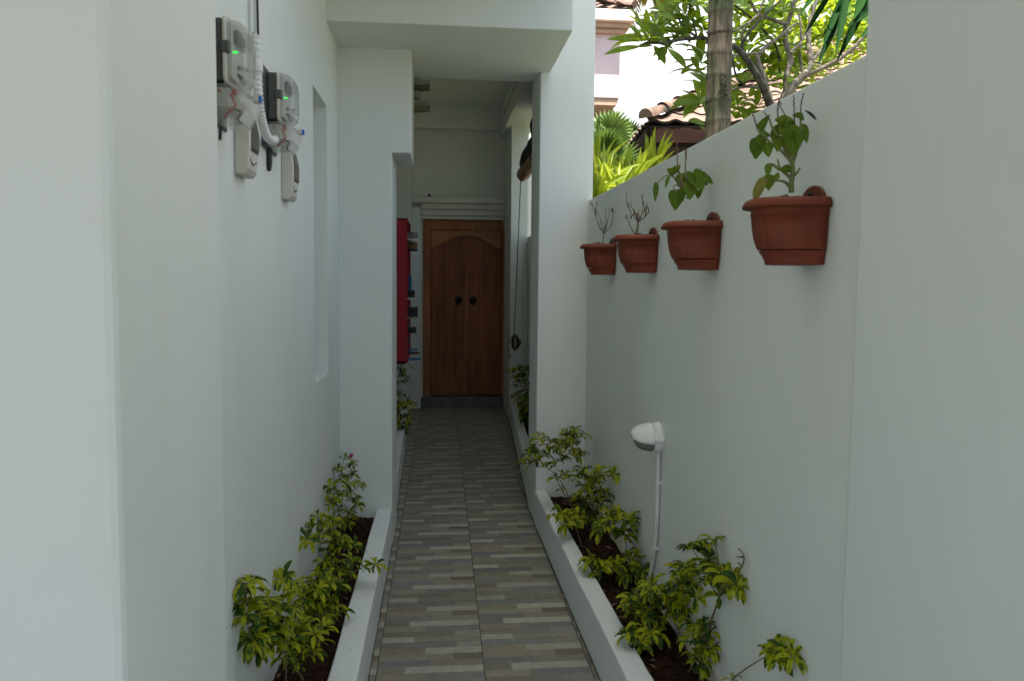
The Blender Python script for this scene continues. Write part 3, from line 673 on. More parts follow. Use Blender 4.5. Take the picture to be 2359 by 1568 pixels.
# ================================================================== FLOWER POTS
def make_pot(yc, label, tiltseed):
    t = thing('flower_pot', label, 'flower pot', (RW, yc, 1.48), 'terracotta coloured pots hung on the white wall')
    X = RW
    def ring(z, a, b, n=28, off=0.0):
        pts = []
        for i in range(n+1):
            ph = -math.pi/2+math.pi*i/n
            cc, ss = math.cos(ph), math.sin(ph)
            e = .78
            pts.append(V((X-.004-off-b*abs(cc)**e, yc+a*(1 if ss > 0 else -1)*abs(ss)**e, z)))
        return pts
    def loft(levels, flute=0):
        m = MB(); rs = []
        for z, a, b, fl in levels:
            r = ring(z, a, b, 56)
            if fl:
                c = V((X, yc, z))
                r = [c+(p-c)*(1-.022*(1 if (i % 7) in (0, 1) else 0)) for i, p in enumerate(r)]
            rs.append(r)
        n = len(rs[0]); vs = [p for r in rs for p in r]
        m.add(vs, [(i*n+k, i*n+k+1, (i+1)*n+k+1, (i+1)*n+k) for i in range(len(rs)-1) for k in range(n-1)]
              + [((i+1)*n, (i+1)*n+n-1, i*n+n-1, i*n) for i in range(len(rs)-1)], True)
        m.add(rs[0], [tuple(range(n-1, -1, -1))]); m.add(rs[-1], [tuple(range(n))])
        return m
    loft([(1.515, .0665, .127, 0), (1.52, .0675, .130, 0), (1.53, .0695, .134, 1), (1.545, .0715, .1385, 1), (1.565, .0735, .142, 1), (1.592, .0745, .1445, 1), (1.5925, .0755, .1465, 0), (1.603, .074, .145, 0), (1.606, .0765, .1475, 0), (1.618, .078, .149, 0)]).build('body', MTERRA, t)
    m = loft([(1.614, .082, .158, 0), (1.609, .0865, .165, 0), (1.616, .0875, .166, 0), (1.628, .083, .158, 0), (1.632, .078, .150, 0), (1.628, .073, .143, 0), (1.612, .072, .142, 0)])
    m.build('rim', MTERRA, t)
    loft([(1.480, .0575, .106, 0), (1.483, .0595, .110, 0), (1.488, .059, .109, 0), (1.500, .062, .116, 0), (1.5125, .0655, .125, 0)]).build('saucer', MTERRA, t)
    m = MB(); pts = [(yc-.058, 1.622)]+[(yc+.058*math.cos(a), 1.627+.038*math.sin(a)) for a in [math.pi*(1-i/16) for i in range(17)]]+[(yc+.058, 1.622)]
    m.prism(pts, X-.010, X-.003, 'x'); m.build('hanging_tab', MTERRA, t, bevel=.002)
    m = MB(); m.tube([(X-.002, yc, 1.646), (X-.018, yc, 1.644)], .003, 8); m.tube([(X-.018, yc, 1.648), (X-.019, yc-.001, 1.636)], .002, 6); m.build('nail', MCABLE, t)
    m = MB()
    def so(u, v):
        ph = 2*math.pi*u; x = X-.074+.060*v*math.cos(ph); y = yc+.062*v*math.sin(ph)
        return V((x, y, 1.626+.010*(1-v)+.005*noise.noise(V((x*60, y*60, tiltseed)))))
    m.grid(so, 20, 8)
    for i in range(16): m.blob(so(RND.random(), RND.random()*.8)+V((0, 0, .002)), RND.uniform(.002, .006), 6, 4, .4, i)
    m.build('soil', MSOIL, t)
    return t
POTY = [1.772, 2.447, 3.145, 3.885]
for yc, lb, k in ((POTY[0], 'nearest terracotta pot, biggest in view, holding the tall leafy plant', 1), (POTY[1], 'second nearest terracotta pot, holding the small heart-leaved plant', 2),
               (POTY[2], 'third terracotta pot from the gate, with dry twigs and one green shoot', 3), (POTY[3], 'farthest terracotta pot, beside the column, with thin dry twigs', 4)):
    make_pot(yc, lb, k)

# dry twigs
def poly_limbs(mb, lines, conv, Y, r0, r1, jit=.012):
    for ln in lines:
        w = 1.0
        pts = []
        for i, q in enumerate(ln):
            random_ = RND.uniform(-jit, jit)*(i/len(ln)) if i else 0
            pts.append(P(*conv(*q), Y=Y+random_))
        limb(mb, pts, r0, r1, 6)
t = thing('dry_twigs', 'dry bare twigs growing from the farthest terracotta pot', 'dead plant', (RW-.07, POTY[3], 1.63), 'plants in the hanging pots')
m = MB(); Yp = POTY[3]
L1 = [[(350, 925), (360, 860), (370, 770)]]
poly_limbs(m, L1, cropT, Yp, .0035, .0028)
m2 = MB()
poly_limbs(m2, [[(370, 770), (300, 660), (262, 560), (240, 480)], [(240, 480), (205, 370), (165, 240)], [(240, 480), (235, 380), (243, 310), (265, 250)], [(370, 770), (335, 640), (300, 480), (250, 400)],
    [(370, 770), (385, 640), (365, 590), (335, 590)], [(370, 770), (402, 640), (400, 470), (402, 350)], [(395, 720), (430, 560), (458, 420), (445, 340)], [(375, 765), (440, 700), (500, 600), (505, 460), (500, 370)], [(460, 675), (500, 620), (490, 560)], [(310, 700), (280, 600), (262, 560)]], cropT, Yp, .0020, .0010)
m.build('lower_stem', MGSTEM, t); m2.build('twigs', MTWIG, t)
m = MB()
for q in ((500, 365), (515, 395), (242, 378), (175, 282), (258, 262)):
    m = MB(); m.blob(P(*cropT(*q), Y=Yp), (.0032, .0032, .007), 6, 5, .9, q[0]); m.build('seed_head', MDEAD, t)
t = thing('dry_twigs', 'dry bare twigs with one green shoot in the third terracotta pot', 'dead plant', (RW-.07, POTY[2], 1.63), 'plants in the hanging pots')
m = MB(); Yp = POTY[2]-.01
poly_limbs(m, [[(905, 805), (915, 700), (930, 600)]], cropT, Yp, .0045, .0038)
m.build('main_stem', MSTEM, t)
m = MB(); poly_limbs(m, [[(890, 800), (850, 730), (800, 650), (765, 540), (745, 490)]], cropT, Yp, .003, .0018); m.build('green_shoot', MGSTEM, t)
m = MB()
poly_limbs(m, [[(930, 600), (900, 530), (830, 440), (775, 340), (745, 240), (733, 90)], [(920, 570), (900, 470), (865, 400), (810, 310), (798, 235)], [(932, 580), (925, 470), (945, 370)], [(940, 580), (990, 460), (1000, 400), (990, 310)],
    [(950, 560), (1045, 485), (1030, 350), (1010, 240), (990, 150)], [(1045, 485), (1095, 420), (1095, 350), (1070, 310), (1080, 260)], [(1000, 430), (1050, 370), (1060, 310)], [(1040, 490), (1065, 380), (1075, 320)], [(950, 540), (955, 450)], [(860, 420), (870, 370)]], cropT, Yp, .0026, .0011)
m.build('twigs', MTWIG, t)
m = MB()
for q in ((765, 310), (1010, 260), (993, 165), (740, 488), (812, 495), (870, 430), (915, 470)):
    m = MB(); m.blob(P(*cropT(*q), Y=Yp), (.0034, .0034, .009), 6, 5, .9, q[0]); m.build('dried_leaf', MDEAD, t)

# leafy pot plants
def heart(mb, q, Ln, direc, Y, W=.8, droop=.6, conv=cropA):
    c = P(*conv(*q), Y=Y); d = V(direc).normalized()
    leaf(mb, c-d*Ln*.45, d, V((-.35+RND.uniform(-.5, .5), -1, .35+RND.uniform(-.4, .5))), Ln, Ln*W, droop, .16, 'heart', 12, serr=.02)
t = thing('potted_plant', 'small heart-leaved plant in the second nearest terracotta pot', 'plant', (RW-.07, POTY[1], 1.63), 'plants in the hanging pots')
Yp = POTY[1]-.005; s = MB(); g = MB(); lv = MB()
poly_limbs(s, [[(868, 1500), (872, 1440), (882, 1400)]], cropA, Yp, .006, .0045)
poly_limbs(s, [[(880, 1440), (820, 1420), (790, 1380), (760, 1340), (740, 1310)], [(880, 1420), (905, 1380), (960, 1330)], [(830, 1420), (810, 1360), (800, 1300), (790, 1280)], [(870, 1430), (850, 1350), (845, 1290)]], cropA, Yp, .004, .002)
poly_limbs(g, [[(760, 1335), (700, 1325), (650, 1365), (625, 1400)], [(790, 1400), (760, 1400), (762, 1450)], [(820, 1420), (780, 1440), (770, 1460)]], cropA, Yp, .0022, .0015)
sps = []
for ln in ([(790, 1290), (783, 1150), (776, 970)], [(845, 1300), (848, 1210), (856, 1120)], [(960, 1310), (962, 1262)]):
    sp = MB(); poly_limbs(sp, [ln], cropA, Yp, .0022, .0012); sps.append(sp)
for sp, (x, y0, y1) in zip(sps, ((782, 985, 1180), (850, 1130, 1200))):
    for k in range(11):
        y = y0+(y1-y0)*k/10; sp.blob(P(*cropA(x-4+8*RND.random(), y), Y=Yp), (.003, .003, .002), 5, 3, .3, k)
for q, L_, d_ in (((820, 1360), .066, (-.2, -.3, -1)), ((880, 1425), .076, (-.1, -.3, -1)), ((770, 1500), .080, (-.05, -.2, -1)), ((975, 1345), .060, (.6, -.3, -.6)), ((1008, 1352), .052, (1, -.2, -.3)), ((960, 1400), .046, (.3, -.3, -1)),
                 ((880, 1320), .045, (.6, -.2, .1)), ((745, 1285), .046, (-.6, -.3, .4)), ((775, 1275), .040, (.3, -.2, .5)), ((708, 1370), .050, (-.4, -.2, -1)), ((945, 1462), .036, (-.2, -.2, -1)), ((925, 1370), .050, (.3, -.4, -.8)), ((940, 1310), .050, (.8, .2, .0)), ((900, 1345), .045, (.5, -.4, -.8)), ((815, 1470), .05, (.3, .2, -1)), ((850, 1385), .05, (-.2, .4, -1)), ((620, 1440), .075, (-.05, 0, -1))):
    heart(lv, q, L_*.86, d_, Yp+RND.uniform(-.03, .03), W=.30 if q[0] in (620, 708) else .72)
s.build('stem', MSTEM, t); g.build('leaf_stalks', MGSTEM, t); [q_.build('flower_spike', MDEAD, t) for q_ in sps]; lv.build('foliage', MHEART, t)
t = thing('potted_plant', 'tall leafy plant with yellowing leaves in the nearest terracotta pot', 'plant', (RW-.07, POTY[0], 1.63), 'plants in the hanging pots')
Yp = POTY[0]-.01; s = MB(); lv = MB(); sp = MB(); dl = MB()
poly_limbs(s, [[(1645, 1455), (1645, 1380), (1655, 1300), (1652, 1230)]], cropA, Yp, .0065, .005)
poly_limbs(s, [[(1652, 1235), (1610, 1180), (1560, 1130), (1500, 1090), (1450, 1040), (1410, 1010), (1385, 960)], [(1655, 1235), (1620, 1150), (1595, 1080), (1590, 1030), (1560, 980), (1545, 900)],
               [(1655, 1230), (1690, 1120), (1712, 1010), (1715, 920), (1708, 860)], [(1650, 1240), (1600, 1130), (1545, 1030), (1500, 960), (1480, 900)], [(1645, 1345), (1590, 1300), (1560, 1270), (1540, 1200)], [(1650, 1340), (1690, 1300), (1710, 1265)],
               [(1640, 1420), (1600, 1375), (1550, 1362), (1500, 1370)], [(1560, 1280), (1500, 1240), (1480, 1240)], [(1600, 1290), (1610, 1250)]], cropA, Yp, .0042, .0018)
poly_limbs(sp, [[(1545, 900), (1540, 830), (1552, 760), (1570, 790)], [(1715, 870), (1718, 790), (1736, 705)], [(1385, 960), (1365, 890), (1350, 850)], [(1480, 900), (1450, 860), (1440, 845)], [(1670, 940), (1665, 830), (1664, 720)], [(1590, 960), (1600, 880), (1560, 800), (1545, 740)]], cropA, Yp, .0016, .0009)
for (x0, y0, x1, y1) in ((1545, 900, 1552, 770), (1718, 790, 1736, 705), (1385, 960, 1352, 860), (1665, 830, 1664, 730)):
    for k in range(9):
        u = k/8; sp.blob(P(*cropA(x0+(x1-x0)*u+RND.uniform(-5, 5), y0+(y1-y0)*u), Y=Yp), (.002, .002, .0015), 5, 3, .3, k)
for q, L_, d_, w in (((1430, 935), .058, (.4, -.3, 1), .5), ((1390, 1110), .070, (-.3, -.2, -1), .75), ((1365, 1090), .05, (-.6, -.2, -.8), .7), ((1470, 1125), .045, (.1, -.2, -1), .8), ((1540, 1075), .055, (-.2, -.4, -1), .75), ((1655, 1070), .085, (-.1, -.3, -1), .7), ((1690, 1040), .06, (.2, -.3, -1), .6),
                    ((1590, 950), .055, (-.5, -.3, -.2), .8), ((1560, 900), .040, (-.8, -.3, .2), .7), ((1600, 900), .042, (.7, -.3, .2), .7), ((1520, 985), .040, (-.8, -.3, -.2), .8), ((1640, 940), .042, (.6, -.3, -.2), .8), ((1745, 1000), .060, (.35, -.1, -1), .5), ((1718, 1030), .036, (.1, -.3, -1), .8),
                    ((1690, 870), .032, (-.8, -.1, .2), .7), ((1715, 880), .028, (.5, -.1, -.4), .8), ((1470, 1280), .042, (-.1, -.1, -1), .55), ((1475, 1370), .050, (-.1, -.2, -1), .8), ((1600, 1272), .040, (-.9, -.1, .1), .7), ((1535, 1330), .024, (.2, 0, .9), .8), ((1430, 1010), .035, (-.6, -.3, .1), .9),
                    ((1450, 1020), .03, (.6, -.3, .1), .9), ((1520, 1020), .045, (-.4, -.2, -1), .7), ((1580, 1000), .04, (.2, -.4, -.8), .8), ((1660, 1000), .05, (.2, .2, -1), .8), ((1610, 1020), .04, (-.3, .3, -1), .8), ((1570, 940), .035, (.1, -.5, .4), .8), ((1400, 1060), .035, (.4, .1, -.6), .8)):
    heart(lv, q, L_*.78, d_, Yp+RND.uniform(-.02, .02), W=w*.92)
yl = MB(); heart(yl, (1405, 1420), .066, (-.5, -.1, -1), Yp, W=.38); heart(yl, (1385, 1440), .04, (-.6, -.1, -.9), Yp, W=.5)
leaf(dl, P(*cropA(1745, 832), Y=Yp), V((.8, 0, -.55)), V((0, -1, .3)), .038, .009, .2, .3, 'lance', 5)
s.build('stem', MGSTEM, t); sp.build('flower_spikes', MTWIG, t); lv.build('foliage', MHEART, t); dl.build('dead_leaf', MBLIND, t); yl.build('yellowing_leaf', MYPALM, t)

# ================================================================== SHRUBS IN THE BEDS
GSH = 'variegated shrubs planted in the path-side beds'
def shrub(label, base, cl, conv, Y0, Ln, side, extra_stems=(), nl=8, jit=.05, wall=None, stemr=.0045, flower=None, dens=1):
    b = P(*conv(*base), Z=.165) if conv else V(base)
    if abs(b.y-Y0) > .25: b = V((b.x*Y0/b.y, Y0, .165))
    b.y = Y0 if conv else b.y
    b.x = max(-.49, min(-.36, b.x)) if side < 0 else max(.69, min(.85, b.x))
    t = thing('shrub', label, 'shrub', (b.x, b.y, .16), GSH)
    nodes = [b]; pts = []
    for q in cl:
        Y = Y0+RND.uniform(-jit, jit)
        p = P(*conv(q[0], q[1]), Y=Y) if conv else V(q[:3])
        lim = (LW+.028) if side < 0 else ((RW-.028) if conv else .93)
        if side < 0 and p.x < lim: p = P(*conv(q[0], q[1]), X=lim) if conv else V((lim, p.y, p.z))
        if side > 0 and p.x > lim: p = P(*conv(q[0], q[1]), X=lim) if conv else V((lim, p.y, p.z))
        if p.z < .19: p.z = .19
        pts.append((p, q[2] if len(q) > 2 and conv else 1))
    pts.sort(key=lambda a: a[0].z)
    st = MB(); lf = MB()
    for p, k in pts:
        best = min(nodes, key=lambda n_: (n_-p).length+(.6*max(0, n_.z-p.z+.02))+(0 if n_ is not b else .02))
        mid = (best+p)/2+V((RND.uniform(-.008, .008), RND.uniform(-.008, .008), -.15*abs((p-best).x)))
        r = stemr*(.9 if best is b else .55)
        limb(st, [best, mid, p], r, r*.5, 6)
        nodes.append(p)
        ax = (p-best).normalized()+V((0, -.25, 1.1))
        rosette(lf, p, ax, int(nl*k)+RND.randint(-1, 2), Ln*.86*(.7+.3*k), Ln*.27, 2.3)
        if dens > 1 or RND.random() < .5: rosette(lf, (p+mid)/2, ax, 4, Ln*.7, Ln*.22, 2.2)
    for ln in extra_stems:
        pp = []
        for q in ln:
            p = P(*conv(*q), Y=Y0)
            if side > 0 and p.x > RW-.012: p = P(*conv(*q), X=RW-.012-RND.random()*.006)
            pp.append(p)
        limb(st, pp, .0034, .0016, 6)
    st.build('stem', MSTEM, t); lf.build('foliage', MSHRUB, t)
    if flower:
        f = MB(); c = P(*conv(*flower), Y=Y0-.02)
        for k in range(5): leaf(f, c, V((math.cos(k*1.256), -.5, math.sin(k*1.256))), V((0, -1, 0)), .013, .011, .3, .2, 'obovate', 4)
        f.build('flower', mat('magenta_petal', (.45, .015, .16), None, rough=.5), t)
    return t
shrub('tallest left-bed shrub, against the column, with one magenta flower', (740, 610),
      [(730, 185), (690, 255), (780, 290), (745, 350), (635, 370), (815, 350), (715, 415), (800, 440), (645, 475), (705, 500), (760, 520), (810, 480), (730, 300), (770, 230), (700, 330), (760, 400), (670, 440), (735, 590), (690, 570), (790, 560)],
      cropL, 3.95, .062, -1, flower=(770, 172), dens=2)
shrub('left-bed shrub second from the column, with big pale yellow leaves', (660, 850),
      [(560, 550), (530, 610, 1.4), (600, 600), (500, 690, 1.3), (640, 650), (570, 690), (725, 730, 1.2), (790, 730), (610, 560), (660, 580), (700, 680), (660, 720), (620, 760)], cropL, 3.42, .068, -1)
shrub('low left-bed shrub with one sprig reaching over the white curb', (650, 960),
      [(640, 810), (700, 830), (770, 820), (600, 830), (920, 850, 1.2), (840, 860, .5), (690, 880), (740, 890), (580, 900), (640, 920)], cropL, 3.12, .062, -1)
shrub('bushy left-bed shrub in the middle of its bed', (600, 1240),
      [(590, 920), (640, 960), (700, 970, 1.2), (560, 1000), (520, 1010), (640, 1060, 1.2), (690, 1130), (580, 1080), (540, 1120), (510, 1080), (600, 1160), (650, 1110), (560, 970), (480, 1060), (620, 1000), (345, 930, 1.3), (440, 975), (400, 960, .5), (510, 1170), (560, 1200)], cropL, 2.76, .068, -1, dens=2)
shrub('biggest nearest left-bed shrub, beside the gate pillar', (380, 1640),
      [(130, 960), (160, 1010), (200, 1080, 1.3), (130, 1090), (340, 1060, 1.2), (300, 1140), (170, 1190, 1.3), (240, 1240), (330, 1240, 1.2), (150, 1300, 1.2), (260, 1330), (230, 1160), (380, 1110), (120, 1160), (300, 1300), (200, 1380), (360, 1330), (250, 1100), (190, 1310), (310, 1190), (270, 1260)], cropL, 2.30, .074, -1, dens=2, nl=9)
shrub('low dark-leaved shrub at the near end of the left bed', (500, 1560),
      [(450, 1200), (500, 1210), (430, 1290), (470, 1330), (540, 1280), (560, 1330), (410, 1440, 1.2), (530, 1380), (390, 1380), (460, 1250), (600, 1230)], cropL, 2.42, .062, -1, dens=2)
# right bed
shrub('farthest right-bed shrub, spreading out in front of the column', (400, 560),
      [(400, 95), (440, 125), (365, 110), (255, 160), (190, 140), (300, 165), (375, 175), (430, 225), (240, 195), (150, 215), (180, 275), (105, 285), (270, 290), (330, 250), (135, 240), (300, 205), (400, 150), (350, 140), (220, 240), (290, 380, 1.2), (340, 350, .6), (410, 250), (380, 210)], cropR, 4.12, .075, 1, [[(400, 580), (350, 460), (300, 370), (230, 310)]], dens=2)
shrub('dense right-bed shrub leaning toward the white wall, second from the column', (500, 690),
      [(430, 350), (470, 380), (540, 345), (630, 360), (510, 420), (450, 430), (570, 460), (420, 480), (500, 490), (560, 520), (430, 545), (520, 560), (480, 600), (400, 370), (460, 330), (520, 380), (590, 470), (460, 500), (540, 500), (410, 580)], cropR, 3.82, .075, 1, [[(500, 560), (550, 430), (590, 385)]], dens=2)
shrub('small right-bed shrub drooping over the curb, third from the column', (400, 700),
      [(320, 590, 1.3), (340, 650, .8), (400, 640), (420, 620, .6), (280, 600, .7), (360, 600)], cropR, 3.66, .085, 1)
shrub('right-bed shrub with long bare stems below, left of the lamp conduit', (735, 990),
      [(600, 580), (650, 580), (720, 620), (740, 640), (560, 650), (620, 670), (680, 690), (700, 720), (540, 690), (650, 630), (590, 620), (705, 820, .6), (740, 850, .7), (770, 820, .6), (800, 920, .8)], cropR, 3.30, .078, 1, [[(780, 900), (770, 830), (740, 760), (700, 710)]], dens=2)
shrub('low right-bed shrub resting on the curb, in the middle of the bed', (725, 1030),
      [(500, 860, 1.2), (545, 870), (590, 900), (640, 890), (700, 940), (740, 950), (470, 880), (550, 920), (780, 930, .8)], cropR, 3.22, .085, 1)
shrub('broad right-bed shrub in front of the foot of the lamp conduit', (910, 1360),
      [(730, 1090), (780, 1080), (850, 1010, 1.3), (900, 1040), (860, 1100, 1.2), (960, 1090, 1.2), (1010, 1100), (1040, 1150), (980, 1140), (920, 1130), (890, 1190), (800, 1150), (760, 1170), (830, 1060), (930, 1020), (990, 1040), (720, 1140)], cropR, 2.70, .078, 1, dens=2)
shrub('upright leafy right-bed shrub against the wall, right of the lamp conduit', (1000, 1330),
      [(1050, 890), (1020, 930), (1060, 980), (1040, 1040), (1090, 1020), (1000, 990), (1080, 940), (1110, 1080)], cropR, 2.62, .076, 1)
shrub('tallest near right-bed shrub, with a bare twig beside it', (1130, 1600),
      [(1160, 790, 1.2), (1090, 790), (1215, 745), (1180, 860, 1.2), (1250, 910), (1165, 930), (1210, 930), (1275, 950), (1190, 990), (1330, 1000, .6), (1355, 1015, .5), (1250, 1075, .7)], cropR, 2.42, .088, 1, [[(1110, 1550), (1180, 1300), (1250, 1070), (1340, 960), (1385, 880), (1390, 830), (1360, 790)], [(1385, 840), (1350, 838)], [(1380, 895), (1355, 870)], [(1250, 1065), (1210, 940), (1180, 850)], [(1110, 1550), (1050, 1370), (985, 1230)]])
shrub('short bushy right-bed shrub at the foot of the bare twig', (1130, 1560),
      [(1110, 1250), (1150, 1250), (1090, 1300), (1180, 1290), (1130, 1370), (1200, 1380), (1120, 1430), (1150, 1480), (1130, 1320)], cropR, 2.36, .075, 1, [[(1150, 1440), (1190, 1380), (1250, 1335)]])
shrub('low right-bed shrub leaning over the curb near the front', (905, 1370),
      [(715, 1270), (775, 1280), (850, 1290), (780, 1350), (830, 1310), (740, 1300), (890, 1290), (700, 1290, .7)], cropR, 2.58, .068, 1)
shrub('nearest right-bed shrub, at the bottom edge beside the gate pillar', (1600, 1800),
      [(1570, 1390, 1.2), (1610, 1380), (1650, 1410, 1.2), (1540, 1410), (1680, 1430), (1600, 1430), (1320, 1560, .7)], cropR, 2.02, .058, 1)
# far passage
def shrub3(label, base, cl, Y0, Ln, side): return shrub(label, (base[0], base[1], .16), cl, None, Y0, Ln, side, nl=7)
def PP(lst, Y): return [tuple(P(x, y, Y=Y+RND.uniform(-.08, .08))) for x, y in lst]
shrub3('dim shrub hanging just under the red shoe rack', (-.40, 7.2), PP([(925, 850), (945, 846), (920, 865), (935, 870), (915, 905), (922, 912), (918, 880)], 7.2), 7.2, .09, -1)
shrub3('bright green bushy shrub low in the far left bed, below the shoe rack', (-.40, 6.6), PP([(935, 925), (925, 935), (945, 930), (920, 950), (930, 960), (940, 945), (922, 975), (932, 985), (918, 995), (940, 965), (912, 930), (928, 1000)], 6.6), 6.6, .10, -1)
shrub3('dim leafy shrub in front of the pier with the cord cleat', (.88, 7.6), PP([(1180, 855), (1192, 850), (1205, 860), (1215, 850), (1186, 870), (1198, 880), (1212, 875), (1190, 890), (1205, 900), (1188, 910), (1215, 910), (1210, 845), (1200, 865), (1215, 890)], 7.6), 7.6, .10, 1)
shrub3('yellowish shrub low in the far right bed beside the column', (.85, 6.6), PP([(1208, 915), (1215, 925), (1205, 935), (1216, 945), (1212, 960), (1218, 975), (1220, 935)], 6.7), 6.7, .10, 1)

# ================================================================== FAR PASSAGE THINGS
def shoe_rack():
    t = thing('shoe_rack', 'tall red fabric shoe rack hung on the left wall of the passage', 'shoe rack', (-.46, 7, .75))
    x0, x1, y0, y1, z0, z1 = -.458, -.252, 6.62, 7.42, .755, 1.965
    m = MB(); m.box(x0, x1, y0, y0+.012, z0, z1); m.box(x0, x1, y0, y1, z0, z0+.012); m.box(x0, x1, y0, y1, z1-.012, z1); m.box(x0, x1, y1-.012, y1, z0, z1); m.build('red_panel', MRED, t)
    m = MB(); m.box(x0, x0+.01, y0+.012, y1-.012, z0+.012, z1-.012); m.build('back_panel', MBLACK, t)
    m = MB()
    for k in range(1, 8):
        z = z0+(z1-z0)*k/8
        m.grid(lambda u, v, z=z: V((x0+.01+(x1-x0-.01)*v, y0+.012+(y1-y0-.024)*u, z-.02*math.sin(math.pi*u))), 8, 2)
    o = m.build('shelf', MBLACK, t); s_ = o.modifiers.new('t', 'SOLIDIFY'); s_.thickness = .005
    m = MB(); m.box(x1-.002, x1+.022, 7.0, 7.02, 1.35, 1.50); m.build('blue_pocket_flap', mat('blue_cloth', (.03, .18, .42), None, rough=.8), t)
    m = MB(); m.box(x0+.02, x1-.02, y0+.02, y0+.2, z0-.012, z0); m.build('bottom_rail', MBLACK, t)
shoe_rack()
def shoe(label, x1, y, z, Ln, W, Ht, csole, cup_, kind='shoe', tilt=0, rz=0):
    """a shoe lying with its heel toward the path; x1 = outermost point"""
    t = thing(kind if kind != 'shoe' else 'shoe', label, 'sandal' if kind == 'sandal' else 'shoe', (x1, y, z), 'shoes sticking out of the red rack')
    def fp(u):
        w = W*(.42+.13*math.sin(u*math.pi*1.6+.4)) if u < .8 else W*.45*math.sqrt(max(0, 1-((u-.8)/.2)**2))
        if u < .12: w = W*.38*math.sqrt(max(.02, 1-((.12-u)/.12)**2))
        return w
    N_ = 16; up = []; lo = []
    for i in range(N_+1):
        u = i/N_; up.append((x1-Ln*u, y+fp(u))); lo.append((x1-Ln*u, y-fp(u)))
    th = .018 if kind == 'shoe' else .014
    m = MB(); m.prism(up+lo[::-1], z, z+th, 'z'); so = m.build('sole', csole, t, bevel=.004, fixn=True)
    if kind == 'shoe':
        m = MB()
        def fn(a, u):
            an = math.pi*a; w = fp(u)*.93
            h = Ht*(1-.1*u if u < .35 else (.965-1.0*(u-.35)) if u < .9 else .41*math.sqrt(max(0, 1-((u-.9)/.1)**2)))
            return V((x1-Ln*(.01+u*.97), y+w*math.cos(an), z+th+h*abs(math.sin(an))**.6))
        m.grid(fn, 12, 16); m.build('upper', cup_, t)
        m = MB(); m.tube([(x1-Ln*.05, y-.02, z+Ht*1.0), (x1-Ln*.2, y, z+Ht*1.04), (x1-Ln*.35, y+.02, z+Ht*.95)], .006, 6); m.build('collar', cup_, t)
    else:
        m = MB()
        for s_ in (-1, 1): limb(m, [(x1-Ln*.45, y+s_*W*.4, z+th), (x1-Ln*.55, y+s_*W*.3, z+th+.03), (x1-Ln*.7, y, z+th+.035), (x1-Ln*.82, y, z+th)], .006, .004, 6)
        m.build('strap', cup_, t)
gs = mat('grey_sneaker', (.16, .155, .14), (.22, .21, .19), 30, .85); ws = mat('white_rubber_sole', (.55, .55, .52), (.62, .62, .58), 20, .7)
tn = mat('tan_sole', (.30, .27, .20), (.36, .33, .26), 20, .7); br = mat('brown_leather', (.10, .05, .02), (.18, .09, .03), 20, .6)
bl = mat('blue_foam', (.03, .14, .30), (.04, .18, .36), 20, .7); dk = mat('dark_brown_foam', (.06, .035, .03), None, rough=.8)
shoe('grey sneaker with white sole, topmost shoe in the red rack', -.165, 6.72, 1.785, .26, .095, .055, ws, gs)
shoe('brown leather shoe just under the grey sneaker', -.17, 6.78, 1.70, .26, .09, .06, MBLACK, br)
shoe('small black shoe with white edge in the middle of the red rack', -.195, 6.85, 1.285, .24, .085, .065, ws, MBLACK)
shoe('black canvas shoe with tan sole, below the middle of the red rack', -.165, 6.72, 1.125, .26, .095, .085, tn, MBLACK)
shoe('dark strappy shoe in the lower part of the red rack', -.18, 6.78, 1.00, .22, .08, .035, MBLACK, MBLACK)
shoe('blue flip-flop, upper of the two blue ones at the bottom of the rack', -.165, 6.70, .855, .25, .085, 0, bl, MCLEAT, 'sandal')
shoe('brown flip-flop between the two blue ones', -.150, 6.72, .825, .25, .085, 0, dk, MBLACK, 'sandal')
shoe('blue flip-flop, lowest shoe in the red rack', -.140, 6.70, .775, .26, .085, 0, bl, MBLACK, 'sandal')

# rolled blind
t = thing('rolled_blind', 'half rolled bamboo blind with dark cloth above it, at the right opening', 'blind', (.79, 6.3, 2.4))
m = MB()
def rollf(u, v):
    a = 2*math.pi*u; r = .056*(1+.05*math.sin(3*a+v*6))*(1 if .01 < v < .99 else .9)
    return V((.795+r*math.cos(a)-.004*math.sin(v*9), 5.0+2.42*v, 2.452+r*math.sin(a)+.006*math.sin(v*5)))
m.grid(rollf, 28, 90)
m.add([(.795+.05*math.cos(k*.5236), 7.41, 2.452+.05*math.sin(k*.5236)) for k in range(12)], [tuple(range(12))])
m.build('bamboo_roll', MBAMBOO, t)
for y in (5.6, 6.3, 7.0, 7.3):
    m = MB(); m.tube([(.795+.060*math.cos(a), y, 2.452+.060*math.sin(a)) for a in [i*.3927 for i in range(17)]], .004, 6, False); m.build('binding_cord', MROPE, t)
m = MB()
def cloth(u, v):
    y = 5.0+2.4*u+.10*math.sin(v*7)*u; zz = 2.49+.57*v
    x = .80+.16*v+.030*math.sin(v*11+u*3)+.015*math.sin(u*40+v*4)
    return V((x, y-.06*v*u, zz))
m.grid(cloth, 80, 24); o = m.build('gathered_cloth', MBLIND, t); s_ = o.modifiers.new('t', 'SOLIDIFY'); s_.thickness = .03
